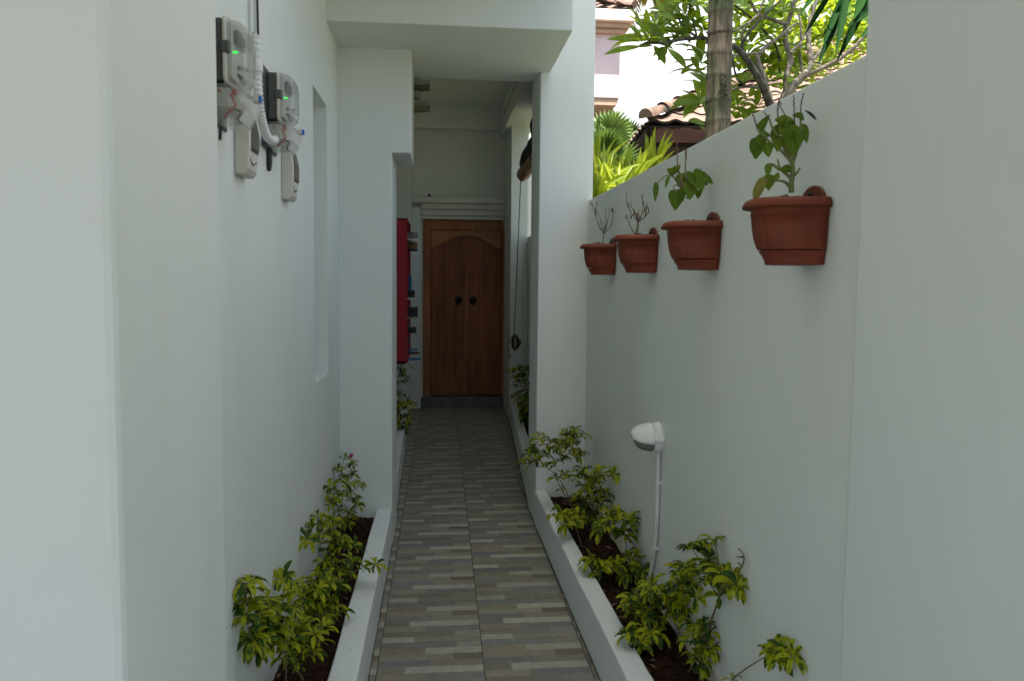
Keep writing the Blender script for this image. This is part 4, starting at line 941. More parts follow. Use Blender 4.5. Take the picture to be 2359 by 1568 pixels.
# cord and cleat
cp = P(1186, 788, Y=8.262)
t = thing('cord_cleat', 'wooden cleat wound with dark cord on the white pier', 'cleat', tuple(cp))
m = MB(); m.prism([(cp.x-.014, cp.z-.095), (cp.x+.006, cp.z-.095), (cp.x+.004, cp.z-.05), (cp.x+.016, cp.z+.05), (cp.x+.020, cp.z+.09), (cp.x-.006, cp.z+.09), (cp.x-.004, cp.z+.05), (cp.x-.016, cp.z-.05)], 8.225, 8.25)
m.box(cp.x-.012, cp.x+.012, 8.25, 8.27, cp.z-.02, cp.z+.02); m.build('wood_cleat', MCLEAT, t, bevel=.003)
m = MB()
for k in range(9):
    w = .020+.0025*k; pts = []
    for i in range(25):
        a = i*2*math.pi/24; pts.append((cp.x+w*math.cos(a)+.003*math.sin(k*2), 8.228-.010*math.cos(2*a)-.002*k, cp.z+(.058+.002*k)*math.sin(a)))
    m.tube(pts, .0042, 6, False)
m.build('wound_cord', MROPE, t)
t = thing('blind_cord', 'thin dark cord running from the rolled blind down to the cleat', 'cord', (.78, 7.4, 2.4))
m = MB(); a = V((.777, 7.41, 2.41)); b = V((cp.x-.012, 8.235, cp.z+.075)); m.tube([a, (a+b)/2+V((0, 0, -.01)), b], .0042, 6)
m.build('taut_cord', MROPE, t)
m = MB()
limb(m, [b, V((cp.x-.045, 8.24, cp.z+.045)), V((cp.x-.064, 8.25, cp.z-.02)), V((cp.x-.066, 8.25, cp.z-.09)), V((cp.x-.050, 8.25, cp.z-.155))], .004, .004, 6)
limb(m, [V((cp.x+.012, 8.235, cp.z+.06)), V((cp.x+.04, 8.24, cp.z+.035)), V((cp.x+.058, 8.24, cp.z+.005)), V((cp.x+.04, 8.24, cp.z-.04)), V((cp.x+.012, 8.235, cp.z-.07))], .004, .004, 6)
m.blob((cp.x-.050, 8.25, cp.z-.158), .009, 6, 5, .2); m.blob((cp.x+.058, 8.24, cp.z+.003), .011, 6, 5, .2); m.build('loose_end', MROPE, t)
# thin cables
m = MB(); limb(m, [P(1209, 560, Y=8.262), P(1207, 590, Y=8.262), P(1201.5, 645, Y=8.262), P(1203, 700, Y=8.262), P(1206, 770, Y=8.262), P(1206, 830, Y=8.262), P(1200, 880, Y=8.262)], .0045, .0045, 6)
tag(m.build('cable', MTRIM, None, tuple(P(1203, 700, Y=8.262))), 'pale thin cable hanging down the face of the far right pier', 'cable')
m = MB(); limb(m, [P(1166, 462, Y=8.85), P(1160, 475, Y=8.85), P(1159, 500, Y=8.87), P(1163, 530, Y=8.93), P(1166, 560, Y=8.98), P(1166.5, 600, Y=9.0)], .004, .004, 6)
tag(m.build('cable', MPIPE, None, tuple(P(1160, 480, Y=8.9))), 'white thin cable hanging beside the top right corner of the wooden door', 'cable')
# conduit on the long beam
t = thing('ceiling_conduit', 'thin white conduit along the beam under the passage ceiling', 'conduit', (.69, 6, 3.2))
m = MB(); m.tube([(.690, 4.8, 3.22), (.690, 8.80, 3.22), ], .009, 8); limb(m, [(.690, 8.80, 3.22), (.688, 8.80, 3.15), (.688, 8.80, 3.02)], .009, .009, 8); m.build('pipe', MPIPE, t)
for y in (5.6, 6.9, 8.2):
    m = MB(); m.tube([(.690, y, 3.22), (.690, y+.03, 3.22)], .013, 8); m.build('clip', MPIPE, t)
# shelf ornament
q = P(989, 452, Y=8.90)
m = MB(); limb(m, [q+V((-.045, 0, -.02)), q+V((-.015, 0, -.003)), q+V((0, 0, .03))], .010, .004, 6); limb(m, [q+V((.0, 0, .028)), q+V((.018, 0, -.005)), q+V((.062, 0, -.02)), q+V((.085, 0, -.024))], .006, .008, 6)
m.blob(q+V((0, 0, .0)), (.014, .012, .022), 8, 6, .3, 2)
tag(m.build('shelf_ornament', MCABLE, None, (q.x, q.y, 2.39)), 'small black forked object lying on the shelf above the door', 'ornament')
# tiered wooden bracket on the left, high up
t = thing('tiered_wall_bracket', 'weathered wooden bracket of two tapered tiers high on the left of the passage', 'bracket', (-.3, 6.1, 2.9))
MOW = mat('weathered_ivory_wood', (.24, .22, .14), (.36, .34, .24), 14, .8, .2, 40)
for z in (2.735, 2.89):
    m = MB(); m.prism([(-.46, z-.03), (-.063, z+.012), (-.063, z+.036), (-.13, z+.040), (-.15, z+.052), (-.46, z+.052)], 5.95, 6.18); m.build('tier', MOW, t, bevel=.002)
    m = MB(); m.box(-.46, -.135, 5.98, 6.15, z+.052, z+.122); m.build('tier_core', MOW, t, bevel=.002)
    m = MB(); m.box(-.46, -.145, 5.972, 5.980, z+.056, z+.066); m.build('recess_shade_strip', MBLACK, t)  # black strip on the core face, paints in the shade of a recess
m = MB(); m.box(-.46, -.12, 5.97, 6.15, 3.02, 3.36); m.build('hanger', MOW, t, bevel=.002)

# ================================================================== BEYOND THE WALL
# --- tiled roof house
def tile_plane(mb, o, ud, vd, nu, nv, tw, tl, keep=None, rise=.024, nrm=None, ns=6):
    """individual curved tiles; o eave corner, ud along eave, vd up the slope (unit vectors)"""
    n = ud.cross(vd).normalized()
    if n.z < 0: n = -n
    for j in range(nv):
        for i in range(nu):
            u0 = i*tw; v0 = j*tl
            if keep and not keep(u0+tw/2, v0+tl/2): continue
            tone = RND.random(); vs = []
            for jj, (vv, lift) in enumerate(((v0-.012, -.006), (v0-.012, .026), (v0+tl*1.04, .004))):
                for k in range(ns+1):
                    s_ = k/ns
                    prof_ = rise*math.sin(math.pi*min(1, s_/.55)) if s_ < .55 else -rise*.35*math.sin(math.pi*(s_-.55)/.45)
                    vs.append(o+ud*(u0+tw*s_)+vd*vv+n*(prof_+lift))
            w = ns+1
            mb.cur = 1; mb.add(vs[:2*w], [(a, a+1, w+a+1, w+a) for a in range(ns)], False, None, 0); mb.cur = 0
            mb.add(vs[w:], [(a, a+1, w+a+1, w+a) for a in range(ns)], True, None, tone)
def ridge_caps(mb, a, b, r=.09, n=9):
    d = (b-a); Ln = d.length; d = d.normalized(); side = d.cross(V((0, 0, 1))).normalized(); up = side.cross(d)
    for i in range(n):
        p0 = a+d*(Ln*i/n-.02); p1 = a+d*(Ln*(i+1)/n+.02); tone = RND.random(); vs = []
        for p, rr, lf_ in ((p0, r*1.14, .012), (p1, r*.92, -.006)):
            for k in range(9):
                an = math.pi*k/8*1.1-.05*math.pi; vs.append(p+side*math.cos(an)*rr+up*(math.sin(an)*rr*.95+lf_))
        fs = [(k, k+1, 10+k, 9+k) for k in range(8)]
        mb.add(vs, fs, True, None, tone)
        if i == 0:
            mb.add(vs[:9], [tuple(range(9))], False, None, 1.0)
def neighbour_house():
    th = math.radians(6.1); C0 = V((2.36, 8.8, 3.24))
    ux = V((math.cos(th), -math.sin(th), 0)); uy = V((math.sin(th), math.cos(th), 0))
    t = thing('tiled_roof_house', 'low house with brown tiled hip roof behind the boundary wall', 'house', (C0.x+2, C0.y+2, 0))
    pt = .55; W_, D_ = 7.5, 6.6
    v1 = (uy+V((0, 0, pt))).normalized(); v2 = (ux+V((0, 0, pt))).normalized(); k = math.sqrt(1+pt*pt)
    m = MB()
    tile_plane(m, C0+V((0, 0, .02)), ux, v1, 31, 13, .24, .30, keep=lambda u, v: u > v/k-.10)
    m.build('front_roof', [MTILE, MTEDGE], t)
    m = MB()
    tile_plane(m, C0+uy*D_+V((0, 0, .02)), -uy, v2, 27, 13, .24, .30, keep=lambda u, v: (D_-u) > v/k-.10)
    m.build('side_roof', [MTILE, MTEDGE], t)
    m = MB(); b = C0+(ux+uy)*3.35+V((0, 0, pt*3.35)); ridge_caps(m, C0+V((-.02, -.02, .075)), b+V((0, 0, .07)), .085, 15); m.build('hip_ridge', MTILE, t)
    # underside sheet
    m = MB()
    S = [C0, C0+ux*W_, b+ux*2.5, b, C0+uy*D_]
    m.add([p+V((0, 0, -.015)) for p in S], [(0, 1, 2, 3), (0, 3, 4)])
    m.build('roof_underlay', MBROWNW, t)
    m = MB()
    def plank(a, b_, z0, z1, out_, tk):
        vs = [a+V((0, 0, z0)), b_+V((0, 0, z0)), b_+V((0, 0, z1)), a+V((0, 0, z1))]; vs += [p+out_*tk for p in vs]
        m.add(vs, [(0, 1, 2, 3), (7, 6, 5, 4), (0, 4, 5, 1), (1, 5, 6, 2), (2, 6, 7, 3), (3, 7, 4, 0)])
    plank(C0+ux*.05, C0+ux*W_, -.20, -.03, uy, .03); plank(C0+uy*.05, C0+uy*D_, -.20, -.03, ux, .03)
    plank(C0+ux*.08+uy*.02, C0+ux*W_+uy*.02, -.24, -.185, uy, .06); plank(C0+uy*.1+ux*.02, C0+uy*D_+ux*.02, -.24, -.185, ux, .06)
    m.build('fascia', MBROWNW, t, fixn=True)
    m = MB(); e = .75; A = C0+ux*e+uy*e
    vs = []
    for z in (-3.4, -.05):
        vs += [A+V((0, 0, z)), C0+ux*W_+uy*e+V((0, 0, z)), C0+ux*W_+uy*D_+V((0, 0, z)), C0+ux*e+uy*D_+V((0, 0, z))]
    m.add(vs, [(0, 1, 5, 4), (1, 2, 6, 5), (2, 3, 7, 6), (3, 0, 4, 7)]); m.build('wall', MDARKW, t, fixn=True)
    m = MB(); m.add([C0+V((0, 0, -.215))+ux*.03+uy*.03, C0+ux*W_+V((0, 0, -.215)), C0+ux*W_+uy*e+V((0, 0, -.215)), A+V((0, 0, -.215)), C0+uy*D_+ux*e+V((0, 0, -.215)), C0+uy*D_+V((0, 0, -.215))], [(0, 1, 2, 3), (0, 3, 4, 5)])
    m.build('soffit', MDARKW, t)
neighbour_house()

# --- pink house with cantilevered bay
def pink_house():
    t = thing('pink_house', 'pink two-storey house with overhanging upper bay and tiled roof', 'house', (1.6, 13, 0))
    X1 = 2.765
    m = MB(); m.box(1.3, X1, 12.0, 12.98, 4.275, 5.40); m.build('upper_bay', MPINK, t, bevel=.01)
    m = MB(); m.box(.2, 2.15, 12.3, 16.5, 0, 5.36); m.build('wall', MPINK, t)
    m = MB(); m.prism([(1.35, 4.17), (2.73, 4.17), (X1-.01, 4.272), (1.35, 4.272)], 12.02, 12.96); m.build('bay_base', MTAN, t, bevel=.006)
    m = MB(); m.box(1.2, 2.935, 11.78, 13.1, 5.36, 5.53); m.build('cornice', MPINKC, t, bevel=.012)
    m = MB(); m.box(1.2, 2.87, 11.86, 13.05, 5.29, 5.357); m.box(1.2, 2.82, 11.92, 13.02, 5.22, 5.287); m.build('cornice_moulding', MTAN, t, bevel=.01)
    m = MB(); o = V((2.90, 11.82, 5.54)); ux = V((-1, 0, 0)); uy = V((0, 1, 0)); pt = .5; k = math.sqrt(1+pt*pt)
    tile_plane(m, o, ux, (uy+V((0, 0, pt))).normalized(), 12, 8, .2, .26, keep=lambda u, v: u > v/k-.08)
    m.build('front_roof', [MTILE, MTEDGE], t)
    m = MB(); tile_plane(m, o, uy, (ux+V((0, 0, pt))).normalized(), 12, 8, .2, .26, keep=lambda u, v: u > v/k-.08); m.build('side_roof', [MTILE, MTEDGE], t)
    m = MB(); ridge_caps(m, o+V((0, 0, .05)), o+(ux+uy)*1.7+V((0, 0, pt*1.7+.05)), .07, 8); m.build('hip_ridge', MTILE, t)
pink_house()

# --- ringed palm
def ringed_palm():
    t = thing('palm_tree', 'palm with thick ringed green-brown trunk rising right behind the boundary wall', 'palm tree', (1.9, 5.2, 0))
    m = MB(); nk = 46; z0, z1 = 0, 5.6; rings = []
    seg = []
    z = 0; i = 0
    ringz = []
    while z < z1: ringz.append(z); z += RND.uniform(.135, .175)
    zs = sorted(set([round(q+d, 4) for q in ringz for d in (-.02, -.006, 0, .006, .03)]+[k*.05 for k in range(int(z1/.05))]))
    zs = [q for q in zs if q >= 0]
    prev = None; N_ = 28
    for q in zs:
        near = min(abs(q-rz) for rz in ringz)
        below = [rz for rz in ringz if rz <= q+.001]; dz = q-(below[-1] if below else 0)
        r = .092-.0035*q+(.0035 if near < .007 else (.0015 if dz < .03 else 0))
        cx_ = 1.905-.010*q+.004*math.sin(q*2); cy_ = 5.2
        tone = .45 if near < .0065 else .0
        ring = [V((cx_+r*(1+.02*noise.noise(V((math.cos(a)*2, math.sin(a)*2, q*1.5))))*math.cos(a), cy_+r*math.sin(a), q+.004*math.sin(a*2+q*9))) for a in [2*math.pi*k/N_ for k in range(N_)]]
        if prev:
            m.add(prev[0]+ring, [(k, (k+1) % N_, N_+(k+1) % N_, N_+k) for k in range(N_)], True, None, max(tone, prev[1]) if (tone > 0 and prev[1] > 0) else 0.0)
        prev = (ring, tone)
    m.build('trunk', MRING, t, fixn=True)
    m = MB()
    for k in range(30):
        c = V((1.872+RND.uniform(-.035, .03), 5.108+RND.uniform(-.005, .01), 2.72+RND.gauss(0, .045)))
        leaf(m, c, V((RND.uniform(-1, 1), -1, RND.uniform(-.6, .6))), V((0, 0, 1)), .018, .012, .5, .2, 'obovate', 3)
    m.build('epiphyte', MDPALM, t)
    m = MB(); top = V((1.85, 5.2, 5.5))
    for i in range(11):
        a = i*2*math.pi/11+.3
        frond(m, top, V((math.cos(a), math.sin(a), .9)), 2.0, .45, 44, .7)
    m.build('crown', MPALM, t)
def frond(mb, base, d, Ln, ll, n, droop=.8, hang=.8, width=.028, rmb=None):
    """pinnate palm frond: curved rib with leaflets on both sides"""
    d = V(d).normalized(); p = V(base); pts = [p.copy()]; st = Ln/14; dirs = [d.copy()]
    for i in range(14):
        p = p+d*st; d = (d+V((0, 0, -1))*droop/14*(.6+i/9)).normalized(); pts.append(p.copy()); dirs.append(d.copy())
    (rmb or mb).tube(pts, [.016*(1-i/16)+.003 for i in range(15)], 6)
    for k in range(n):
        t_ = (.12+.88*k/n)*14; i = min(13, int(t_)); f = t_-i
        q = pts[i].lerp(pts[i+1], f); dd = dirs[i]; sd = dd.cross(V((0, 0, 1))).normalized()
        l = ll*(math.sin(math.pi*(.12+.80*k/n))**.6)
        for s_ in (-1, 1):
            leaf(mb, q, sd*s_+dd*.75+V((0, 0, .15-hang*.3+RND.uniform(-.12, .12))), V((0, 0, 1)), l*RND.uniform(.85, 1.1), width, hang*RND.uniform(.8, 1.4), .25, 'strap', 5)
ringed_palm()

# --- near palm whose drooping frond crosses the top right corner
def near_palm():
    t = thing('palm_tree', 'dark palm frond drooping into the top right corner above the wall', 'palm tree', (3.1, 3.2, 0))
    m = MB(); m.tube([(3.1, 3.4, 0), (3.08, 3.4, 1.5), (3.02, 3.38, 3.4)], [.09, .07, .05], 14); m.build('trunk', MGREYTR, t)
    m = MB()
    # long narrow blades hanging from a rib just above the frame
    for (xa, ya, xb, yb, w) in ((2120, -160, 1870, 560, 60), (2080, -120, 1990, 470, 50), (2280, -100, 2040, 500, 55), (2330, 40, 2120, 330, 55), (2050, -60, 1905, 430, 46), (2200, -60, 2130, 260, 60), (1990, -120, 1800, 330, 40), (2340, 120, 2190, 420, 40), (2180, -140, 1950, 330, 46), (1900, -120, 1740, 230, 36), (1830, -100, 1640, 130, 30)):
        a = P(*cropA(xa, ya), Y=3.35+RND.uniform(-.12, .12)); b = P(*cropA(xb, yb), Y=3.3+RND.uniform(-.12, .12))
        if b.z < 1.96: b.z = 1.96+RND.random()*.1
        Ln = (b-a).length
        leaf(m, a, (b-a)+V((.0, 0, .10)), V((-.2, -1, .3)), Ln, w*.00062, .16, .3, 'strap', 10)
    base = V((3.02, 3.38, 3.4))
    for aim in ((-1.0, .1, 1.0), (-.6, .9, 1.1), (.8, .3, 1.0), (.2, 1, .9), (.9, -.5, .8)):
        frond(m, base, V(aim), 1.5, .5, 34, .95, 1.0, .034)
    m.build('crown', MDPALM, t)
near_palm()

# --- frangipani
def frangipani():
    base = P(*cropA(1560, 840), Y=6.2)
    t = thing('frangipani_tree', 'frangipani with pale forking branches and long green leaves over the wall', 'tree', (base.x+.1, 6.2, 0))
    lt = MB(); dkb = MB(); lf = MB()
    def br(mb, pts, w0, w1, Y, dy=0):
        n = len(pts); q = [P(*cropA(*p), Y=Y+dy*i/(n-1)) for i, p in enumerate(pts)]
        limb(mb, q, w0*.00046, w1*.00044, 9, .004); return q
    limb(lt, [V((base.x+.15, 6.2, 0)), V((base.x+.1, 6.22, 1.2)), V((base.x+.03, 6.2, 2.3)), base], .13, .075, 12)
    br(dkb, [(1500, 830), (1470, 770), (1420, 640), (1330, 480), (1265, 395), (1200, 350), (1020, 300), (900, 290), (700, 320), (560, 330), (500, 345)], 75, 14, 6.2, -.5)
    br(lt, [(1520, 830), (1490, 760), (1440, 600), (1400, 470), (1400, 410), (1540, 290), (1690, 175)], 60, 24, 6.15, .1)
    br(lt, [(1560, 820), (1600, 700), (1612, 620), (1610, 560), (1640, 450), (1605, 330), (1600, 220), (1640, 110), (1680, -20)], 66, 42, 6.25, .1)
    br(lt, [(1640, 400), (1690, 350), (1730, 300), (1780, 180)], 28, 18, 6.25, .2)
    br(lt, [(1615, 180), (1500, 150), (1400, 110), (1350, 40), (1310, -30)], 38, 26, 6.3, .1)
    br(lt, [(1395, 115), (1420, 50), (1450, -20)], 26, 20, 6.35)
    br(lt, [(1570, 830), (1660, 640), (1740, 560), (1790, 480), (1775, 300), (1790, 150), (1840, 0)], 62, 36, 6.1, .2)
    br(lt, [(1600, 800), (1680, 640), (1780, 560), (1900, 500), (2050, 420), (2190, 280), (2300, 150)], 48, 26, 6.0, -.3)
    br(lt, [(1785, 480), (1900, 350), (1980, 230), (2050, 60), (2100, -50)], 36, 22, 6.2, .2)
    br(dkb, [(1272, 395), (1290, 300), (1400, 160), (1480, 80), (1560, 10)], 30, 18, 6.1)
    br(dkb, [(1270, 390), (1272, 280), (1305, 205)], 26, 20, 6.15)
    br(lt, [(1725, 540), (1710, 400), (1720, 250), (1700, 100)], 30, 22, 6.4, .1)
    br(lt, [(1200, 240), (1300, 190), (1400, 115)], 22, 26, 6.3)
    br(dkb, [(790, 140), (850, 220), (930, 280), (1020, 330), (1200, 350)], 16, 26, 5.9, .2)
    br(dkb, [(880, -10), (880, 80), (905, 170), (930, 270)], 20, 18, 5.9)
    br(lt, [(860, 380), (950, 375), (1020, 405), (1200, 420), (1420, 400)], 14, 24, 6.0, .1)
    br(lt, [(1180, 680), (1300, 655), (1400, 665)], 18, 26, 6.3)
    br(dkb, [(965, 760), (975, 690), (1020, 600), (1180, 420)], 10, 18, 6.0)
    br(dkb, [(1190, 380), (1215, 520), (1240, 600), (1300, 650)], 18, 22, 6.2)
    br(dkb, [(1210, 40), (1330, 130), (1460, 260), (1540, 380), (1560, 560)], 20, 24, 6.5)
    lt.build('trunk', MBARK, t); dkb.build('mossy_branch', MBARKD, t)
    # hand placed leaves at the left silhouette: base px, tip px, width
    for (xa, ya, xb, yb, w) in ((540, 305, 288, 384, 62), (520, 350, 276, 490, 60), (600, 345, 528, 452, 46), (612, 345, 660, 528, 78), (705, 360, 662, 520, 62), (715, 365, 800, 560, 92), (850, 330, 852, 446, 40), (700, 330, 540, 250, 90), (560, 300, 458, 190, 58), (520, 180, 420, 145, 30), (800, 350, 834, 450, 30),
                                (960, 765, 780, 870, 62), (965, 770, 870, 935, 66), (985, 770, 1000, 900, 60), (1000, 940, 885, 1008, 66), (1010, 1000, 960, 1055, 34), (985, 500, 900, 500, 40), (1000, 560, 880, 625, 36), (1020, 580, 960, 740, 46), (955, 740, 890, 660, 46), (1010, 420, 918, 458, 34), (640, 330, 700, 200, 60), (560, 250, 540, 90, 60), (700, 130, 600, 60, 70), (780, 160, 640, 190, 70)):
        Yd = 5.75+RND.uniform(-.12, .12); a = P(*cropA(xa, ya), Y=Yd); b = P(*cropA(xb, yb), Y=Yd-.1)
        leaf(lf, a, (b-a)+V((0, 0, .10)), V((RND.uniform(-.3, .3), -1, .5)), (b-a).length*1.06, w*.00095, .22, .10, 'lance', 9)
    # clusters
    for (x, y) in ((520, 320), (600, 330), (730, 350), (560, 250), (650, 150), (720, 90), (850, 120), (900, 60), (960, 180), (800, 230), (990, 240), (880, 30), (760, 20), (980, 60), (640, 230), (860, 250), (700, 260),
                   (970, 470), (950, 540), (1000, 640), (960, 760), (1010, 800), (1300, 60), (1250, 120), (1230, 40), (1300, 530), (1250, 640), (1320, 740), (1230, 800), (1220, 900), (1430, 260), (1500, 380), (1560, 330), (1480, 500),
                   (1570, 480), (1700, 600), (1660, 680), (1340, 330), (1450, 180), (1360, 180), (1500, 60), (1560, 100), (1260, 260), (1310, 450), (1400, 560), (1240, 480), (1290, 860), (1390, 800)):
        Yd = (6.0 if x < 1100 else 6.55)+RND.uniform(-.25, .4); c = P(*cropA(x, y), Y=Yd)
        rosette(lf, c, V((RND.uniform(-.6, .3), -.5, .8)), RND.randint(5, 8), .25, .078, .9, (.8, 1.6), prof='lance', seg=7)
    for k in range(58):
        x = RND.uniform(1230, 2330); y = RND.uniform(-120, 560)
        wall_y = 745/.4974*.0+ (458-.5266*(cropA(x, 0)[0]-1365))/.3055
        if y > wall_y-30: continue
        Yd = RND.uniform(6.6, 8.2); c = P(*cropA(x, y), Y=Yd)
        rosette(lf, c, V((RND.uniform(-.5, .5), RND.uniform(-.6, .3), .9)), RND.randint(5, 9), .24, .075, .9, (.7, 1.5), prof='lance', seg=6)
    lf.build('crown', MFRANG, t)
frangipani()
# smaller-leaved yellow-green tree right behind
t = thing('leafy_tree', 'yellow-green small-leaved tree behind the frangipani at the right', 'tree', (5.2, 7.6, 0))
m = MB(); limb(m, [(5.2, 7.6, 0), (5.2, 7.6, 1.8), (5.0, 7.6, 3.0), (4.9, 7.6, 4.3)], .10, .04, 10)
tips = []
for k in range(9):
    a = RND.uniform(0, 6.28); st = V((5.0+RND.uniform(-.1, .1), 7.6, RND.uniform(2.2, 3.6))); e = st+V((math.cos(a)*RND.uniform(.5, 1.1), math.sin(a)*.5, RND.uniform(.5, 1.1))); limb(m, [st, (st+e)/2+V((0, 0, -.08)), e], .03, .012, 7); tips.append(e)
m.build('trunk', MBARK, t)
m = MB()
for k in range(330):
    x = RND.uniform(1500, 2350); y = RND.uniform(-150, 640); wy = (458-.5266*(cropA(x, 0)[0]-1365))/.3055
    if y > wy-10: continue
    c = P(*cropA(x, y), Y=RND.uniform(6.9, 8.4))
    for j in range(3):
        leaf(m, c+V((RND.uniform(-.06, .06), RND.uniform(-.06, .06), RND.uniform(-.06, .06))), V((RND.uniform(-1, 1), RND.uniform(-1, .4), RND.uniform(-.6, .5))), V((0, -.4, 1)), RND.uniform(.06, .11), .05, .6, .12, 'obovate', 5)
m.build('crown', MSTRAP, t)
# deep green backdrop tree
t = thing('leafy_tree', 'dark green broad tree farthest back on the right, behind the tiled roof', 'tree', (7.5, 12.5, 0))
m = MB(); limb(m, [(7.5, 12.5, 0), (7.4, 12.5, 2.5), (7.2, 12.4, 5)], .22, .1, 10); m.build('trunk', MBARK, t)
m = MB(); cl = [(V((RND.uniform(5.2, 10), RND.uniform(11.5, 13.5), RND.uniform(4.1, 7.6))), RND.uniform(.4, .9)) for _ in range(34)]
for k in range(2600):
    c, r = RND.choice(cl); d = V((RND.gauss(0, 1), RND.gauss(0, 1), RND.gauss(0, 1))).normalized()*r*RND.uniform(.5, 1)
    leaf(m, c+d, d+V((0, 0, -.2)), V((0, -.3, 1)), RND.uniform(.16, .26), .10, .7, .12, 'lance', 3)
m.build('crown', MFRANG, t)

# --- strap-leaved garden plants above the wall
def strap_plant(label, cx_, cy_, Y, Ln, n, hgt, spread=.9, w=.034, mt=None, stiff=1.0):
    top = P(cx_, cy_, Y=Y); t = thing('strap_plant', label, 'plant', (top.x, Y, 0), 'bright strap-leaved garden plants above the wall')
    s = MB(); s.tube([(top.x, Y, 0), (top.x+.02, Y, top.z*.5), tuple(top)], [.03, .024, .018], 8); s.build('stem', MSTEM, t)
    m = MB()
    for i in range(n):
        a = RND.random()*6.28; el = RND.uniform(.08, spread)
        d = V((math.cos(a)*math.sin(el), math.sin(a)*math.sin(el), math.cos(el)))
        leaf(m, top+V((RND.uniform(-.02, .02), RND.uniform(-.02, .02), -RND.random()*.12)), d, V((RND.uniform(-.4, .4), -1, .8)), Ln*RND.uniform(.6, 1.1), w*RND.uniform(.7, 1.2), (.5+el)*RND.uniform(.5, 1.2)/stiff, .22, 'strap', 9)
    m.build('foliage', mt or MSTRAP, t)
strap_plant('upright fan of broad bright leaves standing highest beside the column', 1438, 415, 5.5, .34, 17, 0, .9, .045, stiff=2)
strap_plant('fan of narrow bright leaves in front of the dark eave, right of the others', 1500, 385, 5.9, .34, 22, 0, .75, .030, stiff=2)
strap_plant('arching pale leaves right against the column above the wall', 1385, 415, 5.3, .30, 26, 0, 1.3, .030)
strap_plant('low tangle of yellow-striped leaves above the wall end, by the column', 1378, 448, 5.1, .26, 30, 0, 1.5, .030)
strap_plant('low arching leaves at the foot of the upright bright fan', 1425, 437, 5.2, .26, 30, 0, 1.5, .030)
strap_plant('sprawling pale leaves left of the narrow fan, above the wall', 1465, 418, 5.4, .26, 26, 0, 1.4, .028)
strap_plant('darker arching leaves between the column and the upright fan', 1400, 425, 5.6, .30, 26, 0, 1.3, .032, MPALM)
strap_plant('darker low leaves behind the upright bright fan', 1450, 420, 5.9, .28, 26, 0, 1.3, .032, MPALM)

# --- fan palms and far palms
def fan_palm(label, x, y, Y, R, n, trunk_px=None, mt=None, nb=16):
    top = P(x, y, Y=Y); t = thing('fan_palm', label, 'palm tree', (top.x, Y, 0), 'palms far behind the wall')
    m = MB(); m.tube([(top.x, Y, 0), tuple(top)], [.09, .06], 10); m.build('trunk', MGREYTR, t)
    m = MB()
    for i in range(n):
        a = RND.random()*6.28; el = RND.uniform(.1, 1.5); d = V((math.cos(a)*math.sin(el), math.sin(a)*math.sin(el), math.cos(el)))
        c = top+d*R*.5; m.tube([top, c], .008, 5)
        sd = d.orthogonal().normalized(); sd = rot(sd, d, RND.random()*6.28)
        for k in range(nb):
            an = (k/(nb-1)-.5)*2.6; dd = d*math.cos(an)+sd*math.sin(an)
            leaf(m, c, dd, d.cross(sd), R*.62*(.75+.25*math.cos(an)), R*.075, .35, .2, 'strap', 4)
    m.build('crown', mt or MPALM, t)
fan_palm('fan palm low behind the wall, just right of the column', 1383, 348, 11.5, .62, 15)
fan_palm('fan palm half hidden behind the slim grey trunk', 1424, 352, 14.6, .62, 13)
fan_palm('short fan palm below the others, touching the column edge', 1380, 400, 9.5, .55, 12, mt=MPALM)
strap_plant('tallest arching leaves squeezed against the column edge', 1368, 395, 5.7, .34, 26, 0, 1.2, .032)
strap_plant('dark low leaves filling the gap behind the garden leaves, by the column', 1395, 432, 6.3, .34, 34, 0, 1.4, .036, MPALM)
t = thing('slim_palm', 'tall slim grey palm rising past the pink bay, with a yellowing crown', 'palm tree', (3.15, 14, 0), 'palms far behind the wall')
a = P(1407, 240, Y=14); b = P(1404, 350, Y=14)
m = MB(); m.tube([(b.x, 14, 0), (b.x, 14, b.z), (a.x, 14, a.z), (a.x+.03, 14, a.z+2.6)], [.11, .062, .052, .05], 12); m.build('trunk', MGREYTR, t)
m = MB()
c = P(1432, -75, Y=14); m.tube([(a.x+.03, 14, a.z+2.6), tuple(c)], .06, 8)
for i in range(17): frond(m, c, V((math.cos(i*.37+.1), math.sin(i*.37+.1), .15+.28*(i % 3))), 1.35, .5, 32, 1.9, 1.4, .045)
m.build('crown', MYPALM, t)
t = thing('round_bush', 'rounded green bush beside the tiled eave, behind the slim trunk', 'bush', (3.6, 12.8, 0))
c = P(1432, 340, Y=12.8); m = MB()
for k in range(500):
    d = V((RND.gauss(0, 1), RND.gauss(0, 1), RND.gauss(0, 1))).normalized()*RND.uniform(.2, .42); d.z *= 1.2
    leaf(m, c+d+V((0, 0, -.35)), d, V((0, -.3, 1)), .12, .05, .5, .1, 'lance', 3)
m.tube([(c.x, 12.8, 0), (c.x, 12.8, c.z-.3)], .06, 8)
m.build('foliage', MPALM, t)

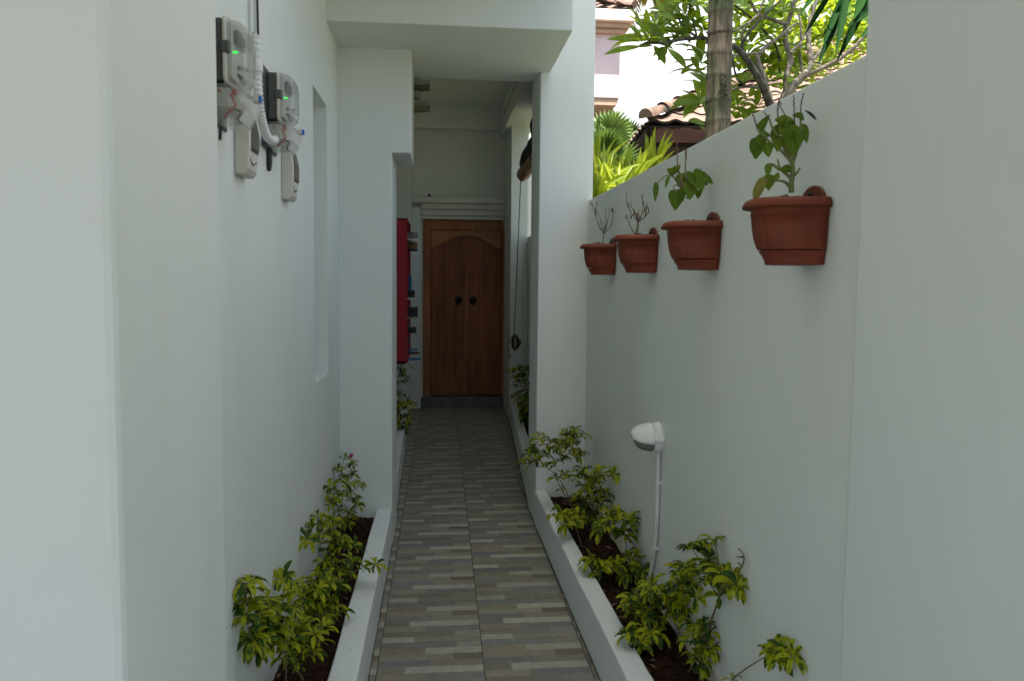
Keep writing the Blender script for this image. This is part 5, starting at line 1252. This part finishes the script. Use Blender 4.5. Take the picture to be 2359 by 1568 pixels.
# ================================================================== CAMERA, LIGHT, WORLD
SKY, CLOUD, EXPO = .095, 5.6, 1.9
cd = bpy.data.cameras.new('camera'); co = bpy.data.objects.new('camera', cd); COL.objects.link(co)
cd.sensor_width = 36; cd.lens = F_/2359*36; cd.clip_start = .05; cd.clip_end = 500
co.matrix_world = Matrix.Translation((0, 0, EYE)) @ RM.to_4x4()
cd.dof.use_dof = True; cd.dof.focus_distance = 4.2; cd.dof.aperture_fstop = 7.5
sc.camera = co
sd = V((-.12, -.28, .95)).normalized()
sl = bpy.data.lights.new('sun', 'SUN'); sl.energy = 5.0; sl.angle = math.radians(.53); sl.color = (1, .95, .86)
so = bpy.data.objects.new('sun', sl); COL.objects.link(so); so.rotation_euler = sd.to_track_quat('Z', 'Y').to_euler(); so.location = (-3, -3, 12)
w = bpy.data.worlds.new('World'); sc.world = w; w.use_nodes = True; nt = w.node_tree
sky = nt.nodes.new('ShaderNodeTexSky'); sky.sky_type = 'NISHITA'; sky.sun_disc = False
sky.sun_elevation = math.asin(sd.z); sky.sun_rotation = math.atan2(sd.x, sd.y); sky.dust_density = 3.5; sky.air_density = 1.2; sky.ozone_density = 1.0
# a bank of thin bright cloud stands over the garden side; the rest of the sky is clear
N_, L_ = nt.nodes, nt.links
tcw = N_.new('ShaderNodeTexCoord')
dp = N_.new('ShaderNodeVectorMath'); dp.operation = 'DOT_PRODUCT'; dp.inputs[1].default_value = V((.75, .85, .42)).normalized(); L_.new(tcw.outputs['Generated'], dp.inputs[0])
cn = N_.new('ShaderNodeTexNoise'); cn.inputs['Scale'].default_value = 3.2; cn.inputs['Detail'].default_value = 6; L_.new(tcw.outputs['Generated'], cn.inputs['Vector'])
ma = N_.new('ShaderNodeMath'); ma.operation = 'MULTIPLY_ADD'; ma.inputs[1].default_value = .35; L_.new(cn.outputs['Fac'], ma.inputs[0]); L_.new(dp.outputs['Value'], ma.inputs[2])
mr = N_.new('ShaderNodeMapRange'); mr.inputs['From Min'].default_value = .76; mr.inputs['From Max'].default_value = .98; L_.new(ma.outputs[0], mr.inputs['Value'])
mx = N_.new('ShaderNodeMix'); mx.data_type = 'RGBA'; L_.new(mr.outputs[0], mx.inputs[0]); L_.new(sky.outputs[0], mx.inputs[6]); mx.inputs[7].default_value = (CLOUD*.98, CLOUD, CLOUD*1.02, 1)
L_.new(mx.outputs[2], nt.nodes['Background'].inputs[0]); nt.nodes['Background'].inputs[1].default_value = SKY
sc.view_settings.view_transform = 'Standard'; sc.view_settings.look = 'None'; sc.view_settings.exposure = EXPO; sc.view_settings.gamma = 1
sc.cycles.max_bounces = 12; sc.cycles.diffuse_bounces = 6; sc.cycles.transparent_max_bounces = 12
sc.cycles.use_denoising = True
